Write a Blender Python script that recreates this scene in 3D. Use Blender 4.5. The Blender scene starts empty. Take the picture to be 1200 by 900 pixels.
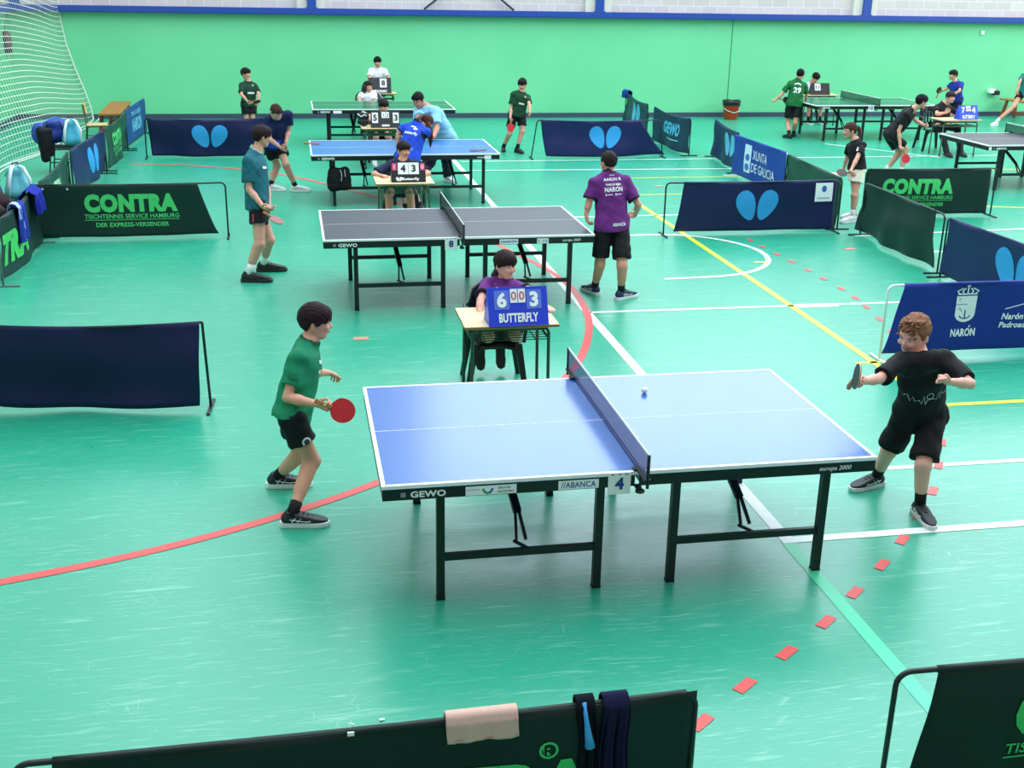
import bpy, bmesh, math, random
import numpy as np
from mathutils import Vector, Matrix
from mathutils.bvhtree import BVHTree
random.seed(7)
EXPO = 0.18
WORLD = 0.4
L_RIGHT = 1500
W_GLOW = 3.2
FLOOR_A = '1c9576'
FLOOR_B = '2ea988'
FLOOR_SCR = '9ad9c0'
FLOOR_R = .30
FLOOR_S = .78
WALL_A = '6ccf95'
WALL_B = '80dca9'
TOP_NEAR = '2a62b0'
C = bpy.context.scene.collection
PI = math.pi
# ---------------------------------------------------------------- camera
PITCH, ROLL, YAW = 0.3418, 0.0190, -0.19
X0 = Vector((1, 0, 0)); U0 = Vector((0, math.sin(PITCH), math.cos(PITCH))); F0 = Vector((0, math.cos(PITCH), -math.sin(PITCH)))
Rr = X0 * math.cos(ROLL) + U0 * math.sin(ROLL); Uu = -X0 * math.sin(ROLL) + U0 * math.cos(ROLL)
mrot = Matrix((Rr, Uu, -F0)).transposed()
cd = bpy.data.cameras.new('camera'); cam = bpy.data.objects.new('camera', cd); C.objects.link(cam)
cam.matrix_world = Matrix.Translation((0, 0, 3.2472)) @ Matrix.Rotation(YAW, 4, 'Z') @ mrot.to_4x4()
cd.sensor_width = 36; cd.lens = 1350.4 / 1200 * 36; cd.clip_end = 200
bpy.context.scene.camera = cam
# ---------------------------------------------------------------- light
vs = bpy.context.scene.view_settings
vs.view_transform = 'Standard'; vs.look = 'None'; vs.gamma = 1; vs.exposure = EXPO; vs.use_curve_mapping = False
w = bpy.data.worlds.new('world'); bpy.context.scene.world = w; w.use_nodes = True
w.node_tree.nodes['Background'].inputs[0].default_value = (0.93, 0.97, 1.0, 1)
w.node_tree.nodes['Background'].inputs[1].default_value = WORLD
def area(name, loc, rot, sx, sy, power, col):
    l = bpy.data.lights.new(name, 'AREA'); l.shape = 'RECTANGLE'; l.size = sx; l.size_y = sy; l.energy = power; l.color = col
    o = bpy.data.objects.new(name, l); C.objects.link(o); o.location = loc; o.rotation_euler = rot; return o
area('daylight_from_right_windows', (24, 19, 6.5), (0, math.radians(68), 0), 4.5, 20, L_RIGHT, (.96, .99, 1))
# ---------------------------------------------------------------- materials
MATS = {}
def srgb(c):
    if isinstance(c, str): c = tuple(int(c[i:i + 2], 16) / 255 for i in (0, 2, 4))
    return tuple(x / 12.92 if x <= .04045 else ((x + .055) / 1.055) ** 2.4 for x in c) + (1,)
def mat(col, rough=.6, name=None, noise=0, nscale=30, metal=0, spec=.5, sheen=0, sss=0, emit=0):
    key = (str(col), rough, noise, nscale, metal, spec, sheen, sss, emit)
    if key in MATS: return MATS[key]
    m = bpy.data.materials.new(name or 'paint_' + str(col)); m.use_nodes = True; nt = m.node_tree
    b = nt.nodes['Principled BSDF']; c = srgb(col)
    b.inputs['Base Color'].default_value = c; b.inputs['Roughness'].default_value = rough; b.inputs['Metallic'].default_value = metal
    b.inputs['Specular IOR Level'].default_value = spec
    if sheen: b.inputs['Sheen Weight'].default_value = sheen
    if sss:
        b.inputs['Subsurface Weight'].default_value = sss; b.inputs['Subsurface Radius'].default_value = (.02, .008, .004)
    if emit:
        b.inputs['Emission Color'].default_value = c; b.inputs['Emission Strength'].default_value = emit
    tc = nt.nodes.new('ShaderNodeTexCoord'); n = nt.nodes.new('ShaderNodeTexNoise'); n.inputs['Scale'].default_value = nscale; n.inputs['Detail'].default_value = 4
    nt.links.new(tc.outputs['Object'], n.inputs['Vector'])
    mx = nt.nodes.new('ShaderNodeMix'); mx.data_type = 'RGBA'
    a = noise or .06
    mx.inputs[6].default_value = tuple(x * (1 - a) for x in c[:3]) + (1,); mx.inputs[7].default_value = tuple(min(1, x * (1 + a)) for x in c[:3]) + (1,)
    nt.links.new(n.outputs['Fac'], mx.inputs[0]); nt.links.new(mx.outputs[2], b.inputs['Base Color'])
    MATS[key] = m; return m
def fabric(col, rough=.7): 
    return mat(col, rough, None, .12, 60, 0, .22)
def skinm(col):
    if isinstance(col, str): r_, g_, b_ = [int(col[i:i + 2], 16) / 255 for i in (0, 2, 4)]; col = (min(1, r_ + .03), g_ - .005, b_ + .012)
    return mat(col, .5, None, .1, 25, 0, .4, 0, .12)
BLACK = mat('15171b', .38, 'black_metal'); RUBBER = mat('101012', .6, 'black_rubber')
WHITE = mat('f2f4f4', .5, 'white_paint'); CARD = mat('f4f5f6', .55, 'white_card')
def floor_mat():
    m = bpy.data.materials.new('green_sports_floor'); m.use_nodes = True; nt = m.node_tree; L = nt.links.new
    b = nt.nodes['Principled BSDF']; N = nt.nodes.new
    tc = N('ShaderNodeTexCoord')
    base = N('ShaderNodeTexNoise'); base.inputs['Scale'].default_value = .55; base.inputs['Detail'].default_value = 5; L(tc.outputs['Object'], base.inputs['Vector'])
    mx = N('ShaderNodeMix'); mx.data_type = 'RGBA'; mx.inputs[6].default_value = srgb(FLOOR_A); mx.inputs[7].default_value = srgb(FLOOR_B)
    L(base.outputs['Fac'], mx.inputs[0]); col = mx.outputs[2]
    for i, (ang, sx, sy, lo, amt) in enumerate([(52, 1.2, 14, .61, .42), (82, 1.2, 14, .62, .42), (-48, 1.6, 20, .61, .42), (35, 4, 60, .62, .5), (-70, 5, 70, .61, .5), (8, 4, 60, .62, .45), (100, 3, 45, .61, .45)]):
        mp = N('ShaderNodeMapping'); mp.inputs['Rotation'].default_value = (0, 0, math.radians(ang)); mp.inputs['Scale'].default_value = (sx, sy, 1); mp.inputs['Location'].default_value = (i * 7.3, i * 3.1, 0)
        n0 = N('ShaderNodeTexNoise'); n0.inputs['Scale'].default_value = .7; L(tc.outputs['Object'], n0.inputs['Vector'])
        ad = N('ShaderNodeMix'); ad.data_type = 'VECTOR'; ad.inputs[0].default_value = .12
        L(tc.outputs['Object'], ad.inputs[4]); L(n0.outputs['Color'], ad.inputs[5]); L(ad.outputs[1], mp.inputs['Vector'])
        n = N('ShaderNodeTexNoise'); n.inputs['Scale'].default_value = 1.0; n.inputs['Detail'].default_value = 3.5; n.inputs['Roughness'].default_value = .72; L(mp.outputs[0], n.inputs['Vector'])
        r = N('ShaderNodeValToRGB'); r.color_ramp.elements[0].position = lo; r.color_ramp.elements[1].position = lo + .13; r.color_ramp.elements[1].color = (amt,) * 3 + (1,)
        L(n.outputs['Fac'], r.inputs[0])
        m2 = N('ShaderNodeMix'); m2.data_type = 'RGBA'; L(r.outputs[0], m2.inputs[0]); L(col, m2.inputs[6]); m2.inputs[7].default_value = srgb(FLOOR_SCR); col = m2.outputs[2]
    # single long thin scratches: thin rims of big stretched voronoi cells
    for ang, sc, amt in ((20, 1.1, .28), (-55, .9, .22)):
        mp = N('ShaderNodeMapping'); mp.inputs['Rotation'].default_value = (0, 0, math.radians(ang)); mp.inputs['Scale'].default_value = (sc * .45, sc * 2.2, 1); L(tc.outputs['Object'], mp.inputs['Vector'])
        v = N('ShaderNodeTexVoronoi'); v.feature = 'DISTANCE_TO_EDGE'; L(mp.outputs[0], v.inputs['Vector'])
        r = N('ShaderNodeValToRGB'); r.color_ramp.elements[0].color = (amt,) * 3 + (1,); r.color_ramp.elements[1].position = .008; r.color_ramp.elements[1].color = (0, 0, 0, 1); L(v.outputs[0], r.inputs[0])
        nn = N('ShaderNodeTexNoise'); nn.inputs['Scale'].default_value = 1.7; L(tc.outputs['Object'], nn.inputs['Vector'])
        r2 = N('ShaderNodeValToRGB'); r2.color_ramp.elements[0].position = .5; r2.color_ramp.elements[1].position = .62; L(nn.outputs['Fac'], r2.inputs[0])
        mu = N('ShaderNodeMath'); mu.operation = 'MULTIPLY'; L(r.outputs[0], mu.inputs[0]); L(r2.outputs[0], mu.inputs[1])
        m2 = N('ShaderNodeMix'); m2.data_type = 'RGBA'; L(mu.outputs[0], m2.inputs[0]); L(col, m2.inputs[6]); m2.inputs[7].default_value = srgb('b4dccb'); col = m2.outputs[2]
    L(col, b.inputs['Base Color'])
    rn = N('ShaderNodeTexNoise'); rn.inputs['Scale'].default_value = 9; rn.inputs['Detail'].default_value = 6; L(tc.outputs['Object'], rn.inputs['Vector'])
    mr = N('ShaderNodeMapRange'); mr.inputs[3].default_value = FLOOR_R - .06; mr.inputs[4].default_value = FLOOR_R + .08; L(rn.outputs['Fac'], mr.inputs[0]); L(mr.outputs[0], b.inputs['Roughness'])
    b.inputs['Specular IOR Level'].default_value = FLOOR_S
    bu = N('ShaderNodeBump'); bu.inputs['Strength'].default_value = .06; bu.inputs['Distance'].default_value = .01; n3 = N('ShaderNodeTexNoise'); n3.inputs['Scale'].default_value = 40; L(tc.outputs['Object'], n3.inputs['Vector']); L(n3.outputs['Fac'], bu.inputs['Height']); L(bu.outputs[0], b.inputs['Normal'])
    return m
def wall_mat(name, c1, c2, seams=False):
    m = bpy.data.materials.new(name); m.use_nodes = True; nt = m.node_tree; L = nt.links.new; b = nt.nodes['Principled BSDF']; N = nt.nodes.new
    tc = N('ShaderNodeTexCoord'); n = N('ShaderNodeTexNoise'); n.inputs['Scale'].default_value = .8; n.inputs['Detail'].default_value = 6; L(tc.outputs['Object'], n.inputs['Vector'])
    mx = N('ShaderNodeMix'); mx.data_type = 'RGBA'; mx.inputs[6].default_value = srgb(c1); mx.inputs[7].default_value = srgb(c2); L(n.outputs['Fac'], mx.inputs[0]); L(mx.outputs[2], b.inputs['Base Color'])
    b.inputs['Roughness'].default_value = .45; b.inputs['Specular IOR Level'].default_value = .4
    bu = N('ShaderNodeBump'); bu.inputs['Strength'].default_value = .15; bu.inputs['Distance'].default_value = .01; n3 = N('ShaderNodeTexNoise'); n3.inputs['Scale'].default_value = 14; n3.inputs['Detail'].default_value = 5; L(tc.outputs['Object'], n3.inputs['Vector']); L(n3.outputs['Fac'], bu.inputs['Height']); L(bu.outputs[0], b.inputs['Normal'])
    return m
def brick_mat():
    m = bpy.data.materials.new('white_block_wall'); m.use_nodes = True; nt = m.node_tree; L = nt.links.new; b = nt.nodes['Principled BSDF']; N = nt.nodes.new
    tc = N('ShaderNodeTexCoord'); sx = N('ShaderNodeSeparateXYZ'); cx = N('ShaderNodeCombineXYZ'); L(tc.outputs['Object'], sx.inputs[0]); L(sx.outputs[0], cx.inputs[0]); L(sx.outputs[2], cx.inputs[1])
    br = N('ShaderNodeTexBrick'); br.inputs['Scale'].default_value = 1; br.inputs['Brick Width'].default_value = .4; br.inputs['Row Height'].default_value = .2; br.inputs['Mortar Size'].default_value = .008
    br.inputs['Color1'].default_value = srgb('d8cbc8'); br.inputs['Color2'].default_value = srgb('cfc1be'); br.inputs['Mortar'].default_value = srgb('e6dedc'); L(cx.outputs[0], br.inputs['Vector']); L(br.outputs[0], b.inputs['Base Color'])
    b.inputs['Roughness'].default_value = .8
    return m
def net_mat(name, col, cell, width, alpha=1.0):
    m = bpy.data.materials.new(name); m.use_nodes = True; nt = m.node_tree; L = nt.links.new; b = nt.nodes['Principled BSDF']; N = nt.nodes.new
    b.inputs['Base Color'].default_value = srgb(col); b.inputs['Roughness'].default_value = .7
    uv = N('ShaderNodeUVMap'); sx = N('ShaderNodeSeparateXYZ'); L(uv.outputs[0], sx.inputs[0]); outs = []
    for k in (0, 1):
        f = N('ShaderNodeMath'); f.operation = 'DIVIDE'; L(sx.outputs[k], f.inputs[0]); f.inputs[1].default_value = cell
        g = N('ShaderNodeMath'); g.operation = 'FRACT'; L(f.outputs[0], g.inputs[0])
        l = N('ShaderNodeMath'); l.operation = 'LESS_THAN'; L(g.outputs[0], l.inputs[0]); l.inputs[1].default_value = width; outs.append(l)
    mxx = N('ShaderNodeMath'); mxx.operation = 'MAXIMUM'; L(outs[0].outputs[0], mxx.inputs[0]); L(outs[1].outputs[0], mxx.inputs[1])
    mu = N('ShaderNodeMath'); mu.operation = 'MULTIPLY'; L(mxx.outputs[0], mu.inputs[0]); mu.inputs[1].default_value = alpha; L(mu.outputs[0], b.inputs['Alpha'])
    return m
def wood_mat(col1, col2, name, sc=6, rough=.5):
    m = bpy.data.materials.new(name); m.use_nodes = True; nt = m.node_tree; L = nt.links.new; b = nt.nodes['Principled BSDF']; N = nt.nodes.new
    tc = N('ShaderNodeTexCoord'); mp = N('ShaderNodeMapping'); mp.inputs['Scale'].default_value = (1, 8, 8); L(tc.outputs['Object'], mp.inputs[0]); n = N('ShaderNodeTexNoise'); n.inputs['Scale'].default_value = sc; n.inputs['Detail'].default_value = 5; L(mp.outputs[0], n.inputs['Vector'])
    mx = N('ShaderNodeMix'); mx.data_type = 'RGBA'; mx.inputs[6].default_value = srgb(col1); mx.inputs[7].default_value = srgb(col2); L(n.outputs['Fac'], mx.inputs[0]); L(mx.outputs[2], b.inputs['Base Color']); b.inputs['Roughness'].default_value = rough
    return m
# ---------------------------------------------------------------- mesh helpers
class MB:
    def __init__(s): s.v = []; s.f = []
    def add(s, v, f):
        o = len(s.v); s.v += [tuple(p) for p in v]; s.f += [tuple(i + o for i in q) for q in f]; return s
    def box(s, lo, hi, bev=0.0):
        x0, y0, z0 = lo; x1, y1, z1 = hi
        if bev <= 0:
            v = [(x0, y0, z0), (x1, y0, z0), (x1, y1, z0), (x0, y1, z0), (x0, y0, z1), (x1, y0, z1), (x1, y1, z1), (x0, y1, z1)]
            return s.add(v, [(0, 3, 2, 1), (4, 5, 6, 7), (0, 1, 5, 4), (1, 2, 6, 5), (2, 3, 7, 6), (3, 0, 4, 7)])
        bm = bmesh.new(); bmesh.ops.create_cube(bm, size=1)
        for q in bm.verts: q.co = Vector(((x0 + x1) / 2 + q.co.x * (x1 - x0), (y0 + y1) / 2 + q.co.y * (y1 - y0), (z0 + z1) / 2 + q.co.z * (z1 - z0)))
        bmesh.ops.bevel(bm, geom=bm.edges[:], offset=bev, segments=2, affect='EDGES', profile=.6)
        bm.verts.index_update(); s.add([q.co for q in bm.verts], [[q.index for q in f.verts] for f in bm.faces]); bm.free(); return s
    def tube(s, pts, r, n=8, caps=True):
        pts = [Vector(p) for p in pts]; rs = r if isinstance(r, (list, tuple)) else [r] * len(pts)
        rings = []; prev = None
        for i, p in enumerate(pts):
            d = (pts[min(i + 1, len(pts) - 1)] - pts[max(i - 1, 0)]).normalized()
            if prev is None: a = d.orthogonal().normalized()
            else: a = (prev - d * prev.dot(d)).normalized()
            prev = a; b = d.cross(a)
            rings.append([p + (a * math.cos(2 * PI * k / n) + b * math.sin(2 * PI * k / n)) * rs[i] for k in range(n)])
        v = [q for rg in rings for q in rg]; f = []
        for i in range(len(pts) - 1):
            for k in range(n):
                f.append((i * n + k, i * n + (k + 1) % n, (i + 1) * n + (k + 1) % n, (i + 1) * n + k))
        if caps: f.append(tuple(range(n - 1, -1, -1))); f.append(tuple((len(pts) - 1) * n + k for k in range(n)))
        return s.add(v, f)
    def bar(s, a, b, w, h, up=(0, 0, 1)):
        a = Vector(a); b = Vector(b); d = (b - a).normalized(); u = Vector(up); r = d.cross(u).normalized(); u = r.cross(d)
        v = [p + r * sx * w / 2 + u * sy * h / 2 for p in (a, b) for sx, sy in ((-1, -1), (1, -1), (1, 1), (-1, 1))]
        return s.add(v, [(0, 1, 2, 3), (7, 6, 5, 4), (0, 4, 5, 1), (1, 5, 6, 2), (2, 6, 7, 3), (3, 7, 4, 0)])
    def lathe(s, prof, c=(0, 0, 0), n=20, sx=1, sy=1):
        v = []; f = []
        for r, z in prof:
            for k in range(n): v.append((c[0] + r * sx * math.cos(2 * PI * k / n), c[1] + r * sy * math.sin(2 * PI * k / n), c[2] + z))
        for i in range(len(prof) - 1):
            for k in range(n): f.append((i * n + k, i * n + (k + 1) % n, (i + 1) * n + (k + 1) % n, (i + 1) * n + k))
        f.append(tuple(range(n - 1, -1, -1))); f.append(tuple((len(prof) - 1) * n + k for k in range(n)))
        return s.add(v, f)
    def prism(s, poly, z0, z1):
        n = len(poly); v = [(x, y, z0) for x, y in poly] + [(x, y, z1) for x, y in poly]
        return s.add(v, [tuple(range(n - 1, -1, -1)), tuple(range(n, 2 * n))] + [(k, (k + 1) % n, n + (k + 1) % n, n + k) for k in range(n)])
    def ell(s, c, r, n=12, R=None):
        v = []; f = []
        m = n // 2
        for i in range(m + 1):
            th = PI * i / m
            for k in range(n):
                p = Vector((r[0] * math.sin(th) * math.cos(2 * PI * k / n), r[1] * math.sin(th) * math.sin(2 * PI * k / n), r[2] * math.cos(th)))
                if R is not None: p = R @ p
                v.append(Vector(c) + p)
        for i in range(m):
            for k in range(n): f.append((i * n + k, (i + 1) * n + k, (i + 1) * n + (k + 1) % n, i * n + (k + 1) % n))
        return s.add(v, f)
    def xf(s, M): s.v = [tuple(M @ Vector(p)) for p in s.v]; return s
    def build(s, name, m, parent=None, smooth=False):
        me = bpy.data.meshes.new(name); me.from_pydata(s.v, [], s.f); me.update()
        if m: me.materials.append(m)
        if smooth: me.polygons.foreach_set('use_smooth', [True] * len(me.polygons))
        o = bpy.data.objects.new(name, me); C.objects.link(o)
        if parent: o.parent = parent
        return o
def tag(o, label=None, cat=None, group=None, kind=None):
    if label: o['label'] = label
    if cat: o['category'] = cat
    if group: o['group'] = group
    if kind: o['kind'] = kind
    return o
def empty(name, loc=(0, 0, 0), rz=0, label=None, cat=None, group=None):
    o = bpy.data.objects.new(name, None); o.empty_display_size = .1; C.objects.link(o); o.location = loc; o.rotation_euler = (0, 0, rz)
    return tag(o, label, cat, group)
def copy_tree(o, parent=None):
    c = o.copy(); C.objects.link(c)
    if parent: c.parent = parent
    for ch in [x for x in C.objects if x.parent == o]: copy_tree(ch, c)
    return c
def smooth_mesh(name, V, F, m, parent=None):
    me = bpy.data.meshes.new(name); me.from_pydata(V.tolist() if hasattr(V, 'tolist') else V, [], F.tolist() if hasattr(F, 'tolist') else F); me.update()
    me.polygons.foreach_set('use_smooth', [True] * len(me.polygons)); me.materials.append(m)
    o = bpy.data.objects.new(name, me); C.objects.link(o)
    if parent: o.parent = parent
    return o
_tc = {}
def text_mesh(txt, bold=0.0, cuts=0, shear=0.0):
    """2-D triangles of a text, centred, one unit high (cap height ~0.7)"""
    key = (txt, bold, cuts, shear)
    if key in _tc: return _tc[key]
    cu = bpy.data.curves.new('t', 'FONT'); cu.body = txt; cu.align_x = 'CENTER'; cu.align_y = 'CENTER'; cu.offset = bold; cu.resolution_u = 3; cu.shear = shear
    if bold: cu.space_character = 1 + bold * 1.6
    o = bpy.data.objects.new('t', cu); C.objects.link(o); dg = bpy.context.evaluated_depsgraph_get(); dg.update()
    me = bpy.data.meshes.new_from_object(o.evaluated_get(dg)); bpy.data.objects.remove(o)
    bm = bmesh.new(); bm.from_mesh(me); bmesh.ops.triangulate(bm, faces=bm.faces[:])
    if cuts: bmesh.ops.subdivide_edges(bm, edges=[e for e in bm.edges if e.calc_length() > .25], cuts=cuts, use_grid_fill=False); bmesh.ops.triangulate(bm, faces=bm.faces[:])
    bm.verts.index_update()
    V = np.array([(q.co.x, q.co.y) for q in bm.verts]).reshape(-1, 2); F = [[q.index for q in f.verts] for f in bm.faces]; bm.free(); bpy.data.meshes.remove(me)
    if len(V): V = V - (V.max(0) + V.min(0)) / 2
    _tc[key] = (V, F); return V, F
def fit_text(txt, width=None, height=None, **k):
    V, F = text_mesh(txt, **k); e = V.max(0) - V.min(0)
    sx = width / e[0] if width else height / e[1]; sy = height / e[1] if height else sx
    return V * [sx, sy], F
def poly2d(pts): return np.array(pts, float), [list(range(len(pts)))]
def rect2d(w_, h_, nx=8, ny=2):
    V = [(-w_ / 2 + w_ * i / nx, -h_ / 2 + h_ * j / ny) for j in range(ny + 1) for i in range(nx + 1)]
    return np.array(V), [[j * (nx + 1) + i, j * (nx + 1) + i + 1, (j + 1) * (nx + 1) + i + 1, (j + 1) * (nx + 1) + i] for j in range(ny) for i in range(nx)]
def disc2d(fn, n=32, rings=5):
    """fn(theta)->(x,y) outline; concentric rings"""
    V = [(0, 0)]; c = np.mean([fn(2 * PI * k / n) for k in range(n)], axis=0); V = [tuple(c)]
    for r in range(1, rings + 1):
        for k in range(n): p = fn(2 * PI * k / n); V.append(tuple(c + (np.array(p) - c) * r / rings))
    F = [[0, 1 + k, 1 + (k + 1) % n] for k in range(n)]
    for r in range(rings - 1):
        for k in range(n): F.append([1 + r * n + k, 1 + (r + 1) * n + k, 1 + (r + 1) * n + (k + 1) % n, 1 + r * n + (k + 1) % n])
    return np.array(V), F
def merge2d(items):
    V = []; F = []
    for v, f in items:
        o = len(V); V += [tuple(p) for p in v]; F += [[i + o for i in q] for q in f]
    return np.array(V), F
def wing(side):
    def fn(t):
        x = .112 * math.cos(t); y = .175 * math.sin(t)
        x *= 1 + .28 * (y / .175)
        a = -side * math.radians(24); return (side * .125 + x * math.cos(a) - y * math.sin(a), x * math.sin(a) + y * math.cos(a))
    return disc2d(fn)
BFLY = merge2d([wing(-1), wing(1)])
def shift(it, dx, dy, s=1.0, sx=1.0): return it[0] * [s * sx, s] + [dx, dy], it[1]
def stroke2d(pts, wd):
    pts = [np.array(p, float) for p in pts]; V = []; F = []
    for i, p in enumerate(pts):
        d = pts[min(i + 1, len(pts) - 1)] - pts[max(i - 1, 0)]; d = d / (np.linalg.norm(d) + 1e-9); n = np.array((-d[1], d[0])) * wd / 2
        V += [tuple(p + n), tuple(p - n)]
    for i in range(len(pts) - 1): F.append([2 * i, 2 * i + 1, 2 * i + 3, 2 * i + 2])
    return np.array(V), F
# ================================================================ the hall
FZ = 0.0
YB = 27.72; XL = -5.98
fl = MB().box((XL - .2, -4, -.2), (26, YB + .2, 0)).build('floor', floor_mat()); tag(fl, 'green sports hall floor with scratches and painted court lines', kind='structure')
GW = wall_mat('green_painted_wall', WALL_A, WALL_B)
o = MB().box((XL - .2, YB, 0), (26, YB + .3, 2.40)).build('wall_back', GW); tag(o, 'green painted back wall', kind='structure')
o = MB().box((XL - .3, 3, 0), (XL, YB, 2.40)).build('wall_left', GW); tag(o, 'green painted side wall behind the net', kind='structure')
BM = brick_mat()
tag(MB().box((XL - .2, YB + .06, 2.40), (26, YB + .3, 14.6)).build('wall_back', BM), 'pale block wall above the green wall', kind='structure')
tag(MB().box((XL - .3, 3, 2.40), (XL - .05, YB, 14.6)).build('wall_left', BM), 'pale block side wall above the green wall', kind='structure')
BB = mat('3c4a5e', .5, 'grey_blue_skirting'); BL = mat('2348a0', .4, 'blue_paint'); BD = mat('1b3c78', .4)
tag(MB().box((XL, YB - .02, 0), (26, YB, .11)).build('baseboard_back', BB), kind='structure')
tag(MB().box((XL, 3, 0), (XL + .02, YB, .11)).build('baseboard_left', BB), kind='structure')
t = MB().box((XL, YB - .16, 2.41), (26, YB + .06, 2.44)); t.box((XL, YB - .16, 2.30), (26, YB - .0, 2.41)); t = t.build('trim_1', BL); tag(t, 'blue steel ledge running along the top of the green wall', kind='structure')
MB().box((XL, YB - .18, 2.30), (26, YB - .161, 2.325)).build('ledge_lip', BD, t)
tag(MB().box((XL, 3, 2.3), (XL + .14, YB, 2.44)).build('trim_2', BL), 'blue steel ledge on the side wall', kind='structure')
for i, x in enumerate((-6.1 + .35, .56, 7.24, 14.0, 20.7)):
    p = MB().box((x - .1, YB - .14, 2.44), (x + .1, YB + .1, 6.6)).box((x - .13, YB - .15, 2.44), (x + .13, YB + .1, 2.46)).build('trim_%d' % (i + 3), BL); tag(p, 'blue steel pillar on the ledge', kind='structure')
    MB().box((x + .1, YB - .05, 2.44), (x + .3, YB + .1, 6.6)).box((x - .33, YB - .05, 2.44), (x - .1, YB + .1, 6.6)).build('plaster_edge', mat('e0d8cc', .8), p)
GL = mat('dfeaf4', .3, 'bright_frosted_glass', emit=W_GLOW)
def glazing(n_, corners, bars, label):
    g_ = MB().add(corners, [(0, 1, 2, 3)]).build('window_%d' % n_, GL); tag(g_, label, kind='structure'); a, b, c, d_ = [Vector(p) for p in corners]
    for k in range(bars + 1):
        t_ = k / bars; MB().bar(a.lerp(b, t_), d_.lerp(c, t_), .07, .07, (.3, .9, .3)).build('mullion', mat('c9ced2', .5), g_)
glazing(1, [(3.0, YB, 6.9), (15.2, YB, 6.9), (15.2, YB, 13.4), (3.0, YB, 13.4)], 7, 'tall frosted window band high in the back wall')
glazing(2, [(-5.0, YB, 9.6), (-2.2, YB, 9.6), (-2.2, YB, 13.4), (-5.0, YB, 13.4)], 2, 'frosted window high in the back wall near the left corner')
glazing(3, [(16.6, YB, 6.9), (25.6, YB, 6.9), (25.6, YB, 13.4), (16.6, YB, 13.4)], 5, 'tall frosted window band at the right of the back wall')
glazing(4, [(-5.5, 26.5, 14.6), (20, 26.5, 14.6), (20, 1.0, 15.2), (-5.5, 1.0, 15.2)], 9, 'translucent roof glazing over the courts')
glazing(5, [(25.6, 10, 4.5), (25.6, 26, 4.5), (25.6, 26, 9), (25.6, 10, 9)], 6, 'frosted windows in the right side wall') if False else None
b_ = MB().tube([(3.1, YB - .05, 2.45), (3.7, YB - .05, 2.9)], .025).tube([(5.2, YB - .05, 2.45), (4.55, YB - .05, 2.95)], .025).build('trim_9', mat('23304a', .5)); tag(b_, 'dark diagonal braces above the ledge', kind='structure')
tag(MB().box((10.6, YB - .004, .1), (10.618, YB, 2.3)).build('trim_10', mat('2f6f4f', .6)), 'dark vertical seam in the green wall', kind='structure')
tag(MB().box((XL + .02, 3, 6.6), (XL + .04, 3.01, 6.61)).build('trim_11', BL), kind='structure') if False else None
# ---- painted court lines (paint lies on the floor)
def line(name, pts, w_, m, z=.0022):
    V, F = stroke2d(pts, w_); MB().add([(x, y, z) for x, y in V], F).build(name, m, fl)
LW = mat('eef4f0', .4, 'white_line_paint'); LY = mat('f2e93c', .4, 'yellow_line_paint'); LR = mat('e0504e', .4, 'red_line_paint'); LG = mat('4fd3a2', .4, 'pale_green_line_paint')
line('white_line', [(2.88, 5.92), (2.91, 27.6)], .085, LW); line('white_line', [(2.84, 5.92), (12, 5.92)], .075, LW, .0026)
line('white_line', [(4.03, 6.86), (12, 6.84)], .055, LW); line('white_line', [(2.91, 11.0), (7.2, 10.98)], .055, LW); line('white_line', [(5.15, 10.97), (5.6, 10.965)], .13, LW, .0026)
line('pale_green_line', [(2.87, 5.88), (2.86, 3.0)], .085, LG)
line('yellow_line', [(5.12, 17.4), (5.1, 11.6), (5.06, 7.95)], .07, LY); line('yellow_line', [(5.03, 7.99), (12, 7.97)], .06, LY, .0026)
line('yellow_line', [(5.0, 19.0), (7.5, 19.02), (8.0, 19.0)], .04, LY); line('yellow_line', [(4.9, 17.43), (7.3, 17.47)], .04, LY, .0026)
line('yellow_line', [(5.45, 12.9), (5.65, 12.9)], .05, LY)
line('yellow_line', [(4.9, 9.1), (5.25, 9.1)], .05, LY)
line('white_line', [(3.0, 21.0), (14, 21.1)], .05, LW); line('white_line', [(3.0, 20.0), (7.9, 19.85)], .05, LW)
line('white_line', [(3.0, 15.8), (6.5, 15.85)], .05, LW); line('white_line', [(2.95, 14.5), (5.0, 14.55)], .05, LW)
line('white_line', [(11.0, 22.9), (12.5, 20.9)], .06, LW, .003)
line('white_line', [(7.6, 13.2), (14, 13.25)], .05, LW); line('white_line', [(7.4, 14.2), (14, 14.7)], .05, LW, .0026)
line('yellow_line', [(10.2, 16.1), (16, 14.4)], .06, LY, .003); line('yellow_line', [(9.8, 19.4), (14, 19.4)], .05, LY)
line('white_line', [(4.1, 12.24)] + [(4.6 + 1.15 * math.sin(a) * 1.0, 13.42 - 1.15 * math.cos(a)) for a in np.linspace(.0, PI, 26)] + [(4.3, 14.55)], .065, LW, .003)
arc = [(-3.6, 5.75), (-2.6, 5.9), (-1.71, 6.1), (-.91, 6.36), (-.17, 6.72), (.46, 7.13), (1.2, 7.75), (1.95, 8.65), (2.46, 9.56), (2.8, 10.59), (2.93, 11.5), (2.93, 12.3), (2.8, 13.09), (2.55, 14.0), (2.3, 15.2), (1.7, 16.6), (1.0, 18.0), (-.2, 19.8), (-1.6, 20.8), (-2.8, 21.1)]
ar = np.array(arc); tt = np.arange(len(ar)); t2 = np.linspace(0, len(ar) - 1, 120)
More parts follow.
